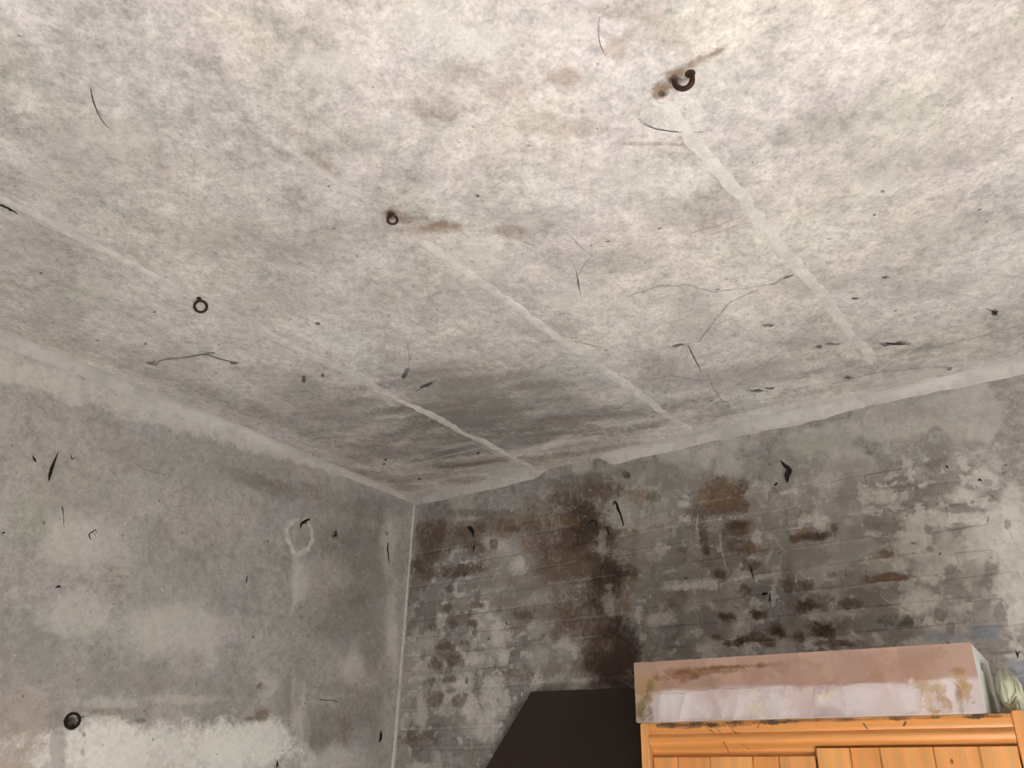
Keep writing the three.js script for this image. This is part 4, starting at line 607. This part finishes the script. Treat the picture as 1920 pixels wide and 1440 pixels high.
// ------------------------------------------------------------------ pink wrapped box on the wardrobe
const boxGroup = new THREE.Group(); boxGroup.name = 'wrapped_box'; boxGroup.rotation.y = 0.15125;
boxGroup.position.set(1.420, 1.7665, 0.531); scene.add(boxGroup);
tag(boxGroup, 'long carton wrapped in stained pale pink paper on top of the wardrobe', 'box');
const BX = { x0: -0.008, x1: 0.780, h: 0.146, z: 0.006, d: 0.27 };
{
  const L = new Layer(-0.02, 0, 0.82, 0.15, 2048, 384).fill((x, y, o) => {
    const n = fbm(x * 9, y * 9, 3) - 0.5, f = fbm(x * 60, y * 60, 2) - 0.5, cell = vn(x * 9.3 + 3, y * 2 + 6), low = smooth(0.078 + 0.006 * Math.sin(x * 9), 0.066, y + 0.010 * (vn(x * 22, y * 30) - 0.5));
    const up = lin(160, 130, 115), dn = lin(184, 170, 168), k = 1 + 0.12 * n + 0.05 * f + 0.10 * (Math.round(cell * 4) / 4 - 0.5) + 0.17 * (hash(Math.floor((x + (y > 0.07 ? 0.10 : -0.22) * y) * 13.7 + 0.35 * vn(y * 30, x * 6)), y > 0.072 ? 5 : 9) - 0.5);
    for (let q = 0; q < 3; q++) o[q] = (up[q] + (dn[q] - up[q]) * low * (0.55 + 0.6 * cell)) * k;
  });
  const rust = lin(124, 84, 54), ochre = lin(158, 126, 82), mould = lin(96, 84, 56), rose = lin(150, 114, 98), pale = lin(200, 190, 190);
  const P = (list, col, al, so) => { for (const q of list) L.blob(q[0], q[1], q[2], q[3], q[4] ?? 0, col, al, so, 0.9); };
  P([[0.0, 0.03, 0.03, 0.04], [0.03, 0.075, 0.03, 0.028], [0.02, 0.10, 0.028, 0.014], [0.005, 0.06, 0.02, 0.03]], ochre, 0.6, 0.5);
  P([[0.0, 0.03, 0.018, 0.03], [0.02, 0.05, 0.014, 0.02], [0.035, 0.085, 0.012, 0.012], [0.015, 0.018, 0.02, 0.014], [0.03, 0.03, 0.01, 0.012]], mould, 0.6, 0.5);
  P([[0.10, 0.115, 0.03, 0.009], [0.13, 0.108, 0.03, 0.010], [0.16, 0.118, 0.04, 0.008], [0.22, 0.122, 0.05, 0.006], [0.28, 0.122, 0.04, 0.006], [0.33, 0.122, 0.03, 0.006], [0.07, 0.105, 0.02, 0.008], [0.13, 0.098, 0.014, 0.010], [0.19, 0.112, 0.02, 0.008], [0.25, 0.114, 0.03, 0.006]], rust, 0.75, 0.5);
  P([[0.12, 0.116, 0.016, 0.005], [0.18, 0.121, 0.022, 0.004], [0.24, 0.123, 0.03, 0.003], [0.29, 0.122, 0.022, 0.003], [0.33, 0.12, 0.012, 0.004], [0.15, 0.103, 0.01, 0.006]], lin(92, 62, 40), 0.6, 0.5);
  P([[0.09, 0.09, 0.02, 0.014], [0.2, 0.09, 0.03, 0.014], [0.31, 0.10, 0.03, 0.02], [0.36, 0.118, 0.02, 0.012], [0.40, 0.125, 0.02, 0.008], [0.45, 0.115, 0.012, 0.01], [0.50, 0.09, 0.014, 0.012], [0.70, 0.125, 0.03, 0.01]], lin(128, 98, 78), 0.35, 0.5);
  P([[0.40, 0.10, 0.04, 0.03], [0.46, 0.07, 0.02, 0.02], [0.62, 0.10, 0.05, 0.03], [0.67, 0.11, 0.04, 0.025], [0.56, 0.115, 0.03, 0.02]], rose, 0.5, 0.5);
  P([[0.573, 0.092, 0.011, 0.010], [0.565, 0.083, 0.012, 0.006], [0.580, 0.085, 0.010, 0.008]], lin(150, 116, 92), 0.8, 0.3);
  P([[0.30, 0.03, 0.02, 0.02], [0.46, 0.045, 0.02, 0.012]], lin(206, 194, 160), 0.5, 0.5);
  P([[0.675, 0.04, 0.018, 0.042], [0.70, 0.03, 0.014, 0.03], [0.745, 0.075, 0.014, 0.02], [0.75, 0.045, 0.012, 0.03]], ochre, 0.65, 0.35);
  P([[0.735, 0.03, 0.006, 0.03], [0.742, 0.088, 0.016, 0.007]], rust, 0.45, 0.5);
  P([[0.08, 0.035, 0.03, 0.02], [0.16, 0.03, 0.03, 0.018], [0.25, 0.035, 0.04, 0.025], [0.36, 0.03, 0.03, 0.025], [0.52, 0.035, 0.05, 0.025], [0.64, 0.03, 0.016, 0.03]], pale, 0.5, 0.5);
  for (const [n, w, a] of [[[0.06, 0.07, 0.12, 0.066, 0.2, 0.073, 0.3, 0.07], 0.002, 0.5], [[0.40, 0.07, 0.47, 0.073, 0.60, 0.072], 0.002, 0.5]]) L.stroke(n, w, rust, a);
  const paper = new THREE.MeshPhysicalMaterial({ map: L.texture(), roughness: 0.5, clearcoat: 0.2, clearcoatRoughness: 0.3, side: THREE.DoubleSide });
  // folds of the paper: vertical creases, a horizontal fold at half height, a slack lower half
  const creases = [[0.115, 0.0, 0.35], [0.208, 0.0, -0.25], [0.25, 0.0, 0.3], [0.345, 0.0, -0.4], [0.385, 0.145, 0.3], [0.43, 0.0, 0.35], [0.487, 0.145, -0.2], [0.60, 0.145, 0.12], [0.605, 0.0, -0.35], [0.66, 0, 0.3], [0.715, 0.0, -0.2], [0.055, 0.0, 0.2]];
  const fold = (x, y) => {
    let d = 0.0032 * (fbm(x * 13 + 2, y * 17, 3) - 0.5) + 0.0013 * (0.5 - Math.abs(fbm(x * 26 + 2 + y * 9, y * 14 + 5, 3) - 0.5) * 4);
    for (const [cx, cy, sl] of creases) { const low = cy === 0, t = low ? smooth(0.078, 0.05, y) : smooth(0.05, 0.09, y), c = x - cx - sl * (y - (low ? 0.03 : 0.1)) - 0.004 * (vn(y * 60, cx * 40) - 0.5); d += t * (low ? 0.0022 : 0.0010) * (Math.exp(-Math.abs(c) * 130) * 1.4 - Math.exp(-Math.abs(c - 0.018) * 70) * 0.9); }
    d += 0.0022 * Math.exp(-Math.abs(y - 0.071 - 0.002 * Math.sin(x * 21)) * 190) - 0.001 * smooth(0.07, 0.04, y);
    return d;
  };
  const A = [], { x0, x1, h, z, d } = BX;
  A.push(gridSurface(260, 44, (a, b) => { const x = x0 + a * (x1 - x0), y = 0.001 + b * (h - 0.001), edge = smooth(0, 0.05, b) * smooth(1, 0.95, b) * smooth(0, 0.01, a) * smooth(1, 0.99, a); return [x, y, z - 0.003 * (1 - smooth(1, 0.96, b)) * 0 + fold(x, y) * edge, x, y]; }));
  A.push(gridSurface(60, 20, (a, b) => { const x = x0 + a * (x1 - x0), zz = z - b * d; return [x, h + 0.0015 * (fbm(x * 10, zz * 10, 2) - 0.5) * smooth(0, 0.1, b), zz, x, 0.145 - 0.1 * b]; }));
  A.push(gridSurface(2, 8, (a, b) => { const x = x0 + a * (x1 - x0); return [x, h - b * (h - 0.001), z - d, x, 0.145 - 0.14 * b]; }));
  A.push(gridSurface(20, 12, (a, b) => { const zz = z - d + a * d, y = 0.001 + b * (h - 0.001); return [x0, y, zz, 0.05 * a, y]; }));
  mesh('wrapping_paper', mergeGeometries(A), paper, boxGroup);
  const carton = new THREE.MeshStandardMaterial({ color: 0xf3f4f0, roughness: 0.7 }), s = new THREE.Shape(), e = 0.003;
  s.moveTo(e, e); s.lineTo(d - e, e); s.lineTo(d - e, h - e); s.lineTo(e, h - e); s.closePath();
  const hole = new THREE.Path(); hole.moveTo(0.085, 0.100); hole.lineTo(0.165, 0.100); hole.lineTo(0.165, 0.122); hole.lineTo(0.085, 0.122); hole.closePath(); s.holes.push(hole);
  const end = new THREE.ExtrudeGeometry(s, { depth: 0.004, bevelEnabled: false }); end.translate(0, 0, -0.004); end.rotateY(Math.PI / 2 - 0.075); end.translate(x1, 0, z);
  mesh('end_flap', end, carton, boxGroup).userData.label = 'white open end with a hand hole';
  mesh('carton_base', box(x0 + 0.003, x1 - 0.005, 0.001, 0.005, z - d + 0.003, z - 0.003), carton, boxGroup);
}
// ------------------------------------------------------------------ crumpled plastic bag beside the box
{
  const g = mergeVertices(new THREE.IcosahedronGeometry(1, 30).deleteAttribute('uv').deleteAttribute('normal'), 1e-5), p = g.attributes.position, v = new THREE.Vector3();
  const sp = (q, e) => Math.sign(q) * Math.pow(Math.abs(q), e);
  for (let i = 0; i < p.count; i++) {
    v.fromBufferAttribute(p, i); const a = Math.atan2(v.z, v.x);
    const w = a * 2.2 + 1.4 * (fbm(a * 1.5 + 3, v.y * 1.5 + 8, 2) - 0.5) * 3 + 0.9 * v.y, pleat = 0.10 * Math.abs(Math.sin(w * 2.3)) + 0.07 * Math.abs(Math.sin(w * 5.1 + 2 * v.y)), k = 0.86 + pleat * (1 - 0.5 * Math.abs(v.y)) + 0.22 * (fbm(v.x * 1.8 + 5, v.y * 2 + v.z * 2.2, 2) - 0.5);
    const y = Math.max(-0.8, sp(v.y, 0.8) * (0.92 + 0.16 * (vn(v.z * 2.4, v.x * 2.4 + 4) - 0.5) * 2));
    p.setXYZ(i, sp(v.x, 0.8) * k * 0.026, (y + 0.8) * 0.058, v.z * k * 0.112);
  }
  g.computeVertexNormals();
  const bag = tag(mesh('plastic_bag', g, new THREE.MeshPhysicalMaterial({ color: 0xdcdcc2, roughness: 0.3, transmission: 0.3, thickness: 0, side: THREE.DoubleSide })), 'crumpled translucent yellowish plastic bag squeezed behind the white box end', 'plastic bag');
  bag.rotation.y = 0.15125; const lx = 0.832, lz = -0.125; bag.position.set(1.420 + lx * 0.98858 + lz * 0.15067, 1.7715, 0.531 - lx * 0.15067 + lz * 0.98858);
}
// ------------------------------------------------------------------ dark panel with a slanted side, between wardrobe and corner
{
  const s = new THREE.Shape(); [[0.30, 0.002], [1.26, 0.002], [1.26, 1.905], [1.10, 1.916], [1.062, 1.940], [0.662, 1.947], [0.30, 1.476]].forEach(([x, y], i) => (i ? s.lineTo(x, y) : s.moveTo(x, y))); s.closePath();
  const g = new THREE.ExtrudeGeometry(s, { depth: 0.026, bevelEnabled: true, bevelThickness: 0.002, bevelSize: 0.002, bevelOffset: -0.002, bevelSegments: 2 }); g.translate(0, 0, 0.006);
  setUV(g, (x, y) => [x, y]);
  const L = new Layer(0.25, 0, 1.05, 2, 512, 1024).fill((x, y, o) => { const f = 1 + 0.3 * (fbm(x * 40, y * 3, 3) - 0.5) + 0.3 * (fbm(x * 6, y * 6, 3) - 0.5), b = lin(50, 36, 27); o[0] = b[0] * f; o[1] = b[1] * f; o[2] = b[2] * f; });
  const panel = tag(mesh('wooden_panel', g, new THREE.MeshStandardMaterial({ map: L.texture(), roughness: 0.7 })), 'dark brown panel with slanted left edge standing between wardrobe and corner', 'panel');
  panel.rotation.y = BACK_ANGLE;
}
// ------------------------------------------------------------------ rusty hooks in the ceiling
const rustTile = tile(256, 0.05, (u, v) => { const n = 0.5 * vn(u * 10, v * 10, 10) + 0.5 * vn(u * 40, v * 40, 40); return [44 + 30 * n, 28 + 18 * n, 19 + 12 * n]; }, true);
const rustyIron = new THREE.MeshStandardMaterial({ map: rustTile, roughness: 0.85, metalness: 0.25, bumpMap: rustTile, bumpScale: 0.0004 });
function hook(name, x, z, turn, R, r, from, to, drop, tall, label) {
  const g = new THREE.Group(); g.name = name; g.position.set(x, H, z); g.rotation.y = turn; scene.add(g);
  const pts = [], n = 22; for (let i = 0; i <= n; i++) { const a = from + (to - from) * i / n; pts.push([R * Math.cos(a), -drop + R * tall * Math.sin(a), 0]); }
  const ring = tube(pts, [r, r * 1.08, r * 0.98, r * 1.05, r], 10); mesh('ring', ring, rustyIron, g);
  const c0 = pts[0]; const shank = tube([[c0[0], c0[1], 0], [c0[0] * 0.9, (c0[1] + 0.0) * 0.6, 0], [c0[0] * 0.86, 0.03, 0]], [r, r * 1.05, r], 10); mesh('shank', shank, rustyIron, g);
  mesh('collar', new THREE.LatheGeometry([[0, -0.003], [r * 1.5, -0.003], [r * 1.9, -0.001], [r * 2.0, 0.002]].map((q) => new THREE.Vector2(...q)), 14).translate(c0[0] * 0.88, 0, 0), rustyIron, g);
  tag(g, label, 'ceiling hook', 'rusty hooks in the ceiling');
  return g;
}
hook('ceiling_hook', 2.104, 1.443, 0.42, 0.0165, 0.0052, 0.35, -Math.PI - 0.05, 0.013, 1.4, 'large rusty open hook in ceiling at upper right');
hook('ceiling_hook', 1.365, 1.478, 0.86, 0.0110, 0.0030, 1.9, 1.9 + Math.PI * 1.75, 0.017, 1.1, 'small rusty eye hook with brown smear in middle of ceiling');
hook('ceiling_hook', 0.674, 1.534, 1.09, 0.0160, 0.0036, Math.PI * 0.72, Math.PI * 2.62, 0.026, 1.1, 'round rusty eye ring on the leftmost ceiling joint');

// ------------------------------------------------------------------ pipe stub in the left wall
{
  const g = new THREE.LatheGeometry([[0, -0.004], [0.0165, -0.004], [0.0170, 0.004], [0.0185, 0.006], [0.0215, 0.005], [0.023, 0.001], [0.0235, -0.004]].map((q) => new THREE.Vector2(q[0], q[1])), 28); g.rotateZ(-Math.PI / 2);
  const stub = tag(mesh('pipe_stub', g, new THREE.MeshStandardMaterial({ color: 0x21150e, roughness: 1 })), 'dark round pipe stub low on the left wall', 'pipe'); stub.position.set(0.004, 1.759, 1.283);
}
// ------------------------------------------------------------------ dusty threads and tufts clinging to the surfaces
const STRANDS = [
  ['left', 'dust_strand', 'thick black dust strand hanging at upper left of the left wall', [[1.5280,2.5035,0.0016, 1.5302,2.4816,0.0032, 1.5335,2.4527,0.0064, 1.5333,2.4287,0.0064, 1.5310,2.4089,0.0032]]],
  ['left', 'dust_clump', 'small black dust speck left of the thick dust strand', [[1.5957,2.4699,0.0016, 1.5878,2.4588,0.0047, 1.5803,2.4545,0.0024]]],
  ['left', 'dust_clump', 'small hooked dust fleck right of the thick dust strand', [[1.4898,2.5094,0.0020, 1.4827,2.4958,0.0026, 1.4763,2.5033,0.0017]]],
  ['left', 'dust_strand', 'curly dark thread shaped like a letter E on the left wall', [[1.3633,2.2700,0.0025, 1.3722,2.2846,0.0025, 1.3620,2.2974,0.0021, 1.3557,2.3058,0.0020], [1.3627,2.2938,0.0018, 1.3498,2.2836,0.0016], [1.3584,2.3034,0.0017, 1.3491,2.2939,0.0017]]],
  ['left', 'dust_strand', 'fine dark thread below a pale fleck on the left wall', [[1.4745,2.3445,0.0032, 1.4693,2.3375,0.0022, 1.4608,2.3181,0.0013, 1.4499,2.2844,0.0013]]],
  ['left', 'dust_clump', 'black lump of dirt on left wall above the pinkish patch', [[1.4274,2.1096,0.0030, 1.4208,2.1140,0.0052, 1.4144,2.1138,0.0031]]],
  ['left', 'dust_clump', 'black tuft of dirt on top of the pale ring mark', [[0.5958,2.5095,0.0046, 0.5958,2.5243,0.0069, 0.5803,2.5392,0.0078, 0.5595,2.5555,0.0061], [0.5874,2.5351,0.0069, 0.5714,2.5330,0.0046]]],
  ['left', 'dust_clump', 'faint dark tuft right of the pale ring mark', [[0.4344,2.5170,0.0048, 0.4245,2.5239,0.0072, 0.4222,2.5443,0.0029]]],
  ['left', 'dust_strand', 'vertical black thread near the corner line on left wall', [[0.1385,2.5646,0.0053, 0.1381,2.5370,0.0042, 0.1286,2.5117,0.0034, 0.1213,2.4792,0.0031]]],
  ['left', 'dust_clump', 'teardrop black tuft low on left wall near the corner', [[0.0811,1.8311,0.0028, 0.0819,1.8157,0.0070, 0.0824,1.7984,0.0069, 0.0867,1.7886,0.0023]]],
  ['left', 'dust_clump', 'small black tuft at the bottom frame edge of left wall', [[0.5505,1.6979,0.0027, 0.5502,1.6846,0.0050, 0.5506,1.6747,0.0027]]],
  ['left', 'dust_strand', 'short horizontal dark thread low on left wall', [[0.4034,1.9117,0.0034, 0.3780,1.9108,0.0021, 0.3478,1.9140,0.0017, 0.3164,1.9117,0.0035]]],
  ['left', 'dust_strand', 'short vertical thread low in the middle of left wall', [[0.7934,2.2816,0.0024, 0.7926,2.2665,0.0028, 0.7903,2.2557,0.0016]]],
  ['left', 'dust_clump', 'tiny dark fleck at the left frame edge of left wall', [[1.6130,2.2258,0.0029, 1.6080,2.2286,0.0038, 1.6057,2.2308,0.0018]]],
  ['back', 'dust_clump', 'large black hanging tuft of dirt high on brick wall', [[1.6404,2.6420,0.0045, 1.6525,2.6221,0.0074, 1.6662,2.6020,0.0110, 1.6566,2.5830,0.0110, 1.6538,2.5608,0.0062]]],
  ['back', 'dust_clump', 'small dirt fleck below left of the large black tuft', [[1.6083,2.5581,0.0037, 1.6161,2.5624,0.0055, 1.6203,2.5673,0.0028]]],
  ['back', 'dust_clump', 'black triangular tuft on brown stain near the room corner', [[0.3113,2.6218,0.0061, 0.3288,2.6098,0.0127, 0.3410,2.5919,0.0086, 0.3450,2.5707,0.0035]]],
  ['back', 'dust_strand', 'short thread below the black triangular tuft', [[0.3524,2.5379,0.0030, 0.3476,2.5252,0.0040, 0.3459,2.5075,0.0020]]],
  ['back', 'dust_strand', 'black dangling thread on the dark flue stain', [[0.9977,2.5955,0.0035, 1.0049,2.6089,0.0044, 1.0136,2.5990,0.0052, 1.0195,2.5770,0.0065, 1.0277,2.5570,0.0043, 1.0354,2.5269,0.0030, 1.0392,2.5100,0.0051]]],
  ['back', 'dust_strand', 'dark looped thread on the dark flue stain', [[0.8904,2.5254,0.0031, 0.8977,2.5452,0.0040, 0.9118,2.5513,0.0040, 0.9253,2.5386,0.0035, 0.9248,2.5200,0.0044]]],
  ['back', 'dust_strand', 'short thick vertical thread right of the flue stain', [[0.9725,2.5165,0.0043, 0.9742,2.4998,0.0047, 0.9804,2.4825,0.0030]]],
  ['back', 'dust_clump', 'black paired dirt lump in the middle of brick wall', [[1.5254,2.2029,0.0041, 1.5343,2.2036,0.0069, 1.5449,2.2041,0.0034], [1.5519,2.2050,0.0027, 1.5500,2.1883,0.0034, 1.5469,2.1768,0.0048]]],
  ['back', 'dust_strand', 'thin black thread hanging on a brown brick patch', [[1.4958,2.3060,0.0021, 1.4993,2.2878,0.0032, 1.5023,2.2663,0.0021, 1.5047,2.2555,0.0012]]],
  ['back', 'dust_clump', 'forked black tuft on wall beside the plastic bag', [[2.1962,1.9780,0.0026, 2.1987,1.9668,0.0034, 2.1982,1.9586,0.0021], [2.2067,1.9745,0.0026, 2.1987,1.9668,0.0031]]],
  ['back', 'dust_clump', 'tiny black fleck high on the pale right part of brick wall', [[2.1317,2.5237,0.0031, 2.1335,2.5182,0.0038, 2.1354,2.5126,0.0019]]],
  ['back', 'dust_clump', 'grey dirt fleck on the pale right part of brick wall', [[2.2056,2.4598,0.0030, 2.2117,2.4619,0.0045, 2.2148,2.4563,0.0030], [2.1958,2.4467,0.0024, 2.2000,2.4393,0.0021]]],
  ['ceil', 'dust_clump', 'black frayed dirt roll on ceiling joint at left frame edge', [[0.6394,2.0670,0.0063, 0.6436,2.0494,0.0054, 0.6436,2.0324,0.0048, 0.6395,2.0157,0.0026], [0.6477,2.0536,0.0032, 0.6353,2.0312,0.0026]]],
  ['ceil', 'dust_strand', 'long dark cobweb thread on upper left ceiling', [[1.1680,2.1112,0.0012, 1.1463,2.0966,0.0032, 1.1220,2.0761,0.0023, 1.1024,2.0544,0.0021, 1.0910,2.0368,0.0013, 1.0896,2.0208,0.0011]]],
  ['ceil', 'dust_strand', 'straight thin thread with knot in the middle of ceiling', [[1.5848,1.0426,0.0016, 1.5676,1.0078,0.0024, 1.5591,0.9928,0.0041, 1.5431,0.9643,0.0019, 1.5235,0.9278,0.0015]]],
  ['ceil', 'dust_strand', 'curved thread on ceiling below the large open hook', [[1.9775,1.3899,0.0010, 1.9892,1.3591,0.0018, 2.0090,1.3332,0.0018, 2.0372,1.3065,0.0013, 2.0725,1.2819,0.0013]]],
  ['ceil', 'dust_strand', 'short curved thread near top middle of ceiling', [[2.0440,1.6411,0.0008, 2.0304,1.6202,0.0011, 2.0175,1.5934,0.0013, 2.0115,1.5678,0.0009]]],
  ['ceil', 'dust_clump', 'dark knot of dirt on ceiling near right frame edge', [[2.3717,0.2353,0.0016, 2.3813,0.2184,0.0023, 2.3881,0.2001,0.0078, 2.3898,0.1888,0.0039]]],
  ['ceil', 'dust_strand', 'thin thread on ceiling next to the back wall stain ring', [[1.6328,0.5223,0.0018, 1.6194,0.4765,0.0030, 1.6051,0.4213,0.0023, 1.5879,0.3485,0.0019]]],
  ['ceil', 'dust_strand', 'crooked dusty thread on ceiling near the left wall', [[0.1959,1.4194,0.0030, 0.2086,1.3972,0.0025, 0.2461,1.4050,0.0020, 0.3248,1.3697,0.0017, 0.4056,1.3410,0.0033, 0.4119,1.3030,0.0029, 0.4269,1.2624,0.0024, 0.4275,1.2490,0.0030]]],
  ['ceil', 'dust_clump', 'flat dark smear of dirt on ceiling above the back wall cove', [[2.1038,0.2059,0.0043, 2.1143,0.1907,0.0056, 2.1355,0.1716,0.0039, 2.1494,0.1577,0.0017]]],
  ['ceil', 'dust_strand', 'forked fine thread on ceiling near the room corner', [[0.7523,0.7742,0.0021, 0.8071,0.7879,0.0031, 0.8688,0.7951,0.0023], [0.8071,0.7879,0.0023, 0.8122,0.7652,0.0018]]]
];

const soot = new THREE.MeshStandardMaterial({ color: 0x1d1814, roughness: 1 }), greyDust = new THREE.MeshStandardMaterial({ color: 0x4a4139, roughness: 1 });
function onSurface(kind, a, b, off) { return kind === 'left' ? [off, b, a] : kind === 'back' ? [dB[0] * a + nB[0] * off, b, dB[1] * a + nB[1] * off] : [a, H - off, b]; }
for (const [kind, name, label, lines] of STRANDS) {
  const gs = lines.map((n) => { const pts = [], rad = []; for (let i = 0; i < n.length; i += 3) { const r = Math.max(0.0005, n[i + 2] * (kind === 'ceil' ? 0.5 : 0.75)); pts.push(onSurface(kind, n[i], n[i + 1], r * 0.7 + (kind === 'back' ? 0.0015 : 0))); rad.push(r); } rad[0] *= 0.5; rad[rad.length - 1] *= 0.5; return tube(pts, rad, 6); });
  const g = gs.length > 1 ? mergeGeometries(gs) : gs[0], p = g.attributes.position;
  for (let i = 0; i < p.count; i++) { const x = p.getX(i), y = p.getY(i), z = p.getZ(i), k = 0.0010; p.setXYZ(i, x + k * (vn(y * 500, z * 500 + x * 300) - 0.5), y + k * (vn(x * 500 + 3, z * 500) - 0.5), z + k * (vn(x * 500, y * 500 + 7) - 0.5)); }
  g.computeVertexNormals();
  centred(tag(mesh(name, g, kind === 'ceil' && name === 'dust_strand' ? greyDust : soot), label, name === 'dust_strand' ? 'dust strand' : 'dust clump', 'dusty threads and tufts'));
}
{ // white cobweb shreds in the gap of the cove
  const gs = []; seedState = 2024;
  for (let i = 0; i < 22; i++) { const s = 0.74 + 0.16 * rnd(), y = 2.50 + 0.19 * rnd(), l = 0.004 + 0.022 * rnd() * rnd(), a = rnd() * 3.1; gs.push(tube([onSurface('back', s, y, 0.003), onSurface('back', s + l * Math.cos(a) * 0.5, y + l * Math.sin(a) * 0.6, 0.005), onSurface('back', s + l * Math.cos(a), y + l * Math.sin(a), 0.003)], [0.0005, 0.0009, 0.0004], 5)); }
  const web = mesh('cobweb', mergeGeometries(gs), new THREE.MeshStandardMaterial({ color: 0xcfcac0, roughness: 0.9 })); web.userData.kind = 'stuff';
  centred(tag(web, 'white cobweb shreds on the dark flue stain below the ceiling', 'cobweb'));
}
renderer.render(scene, camera);
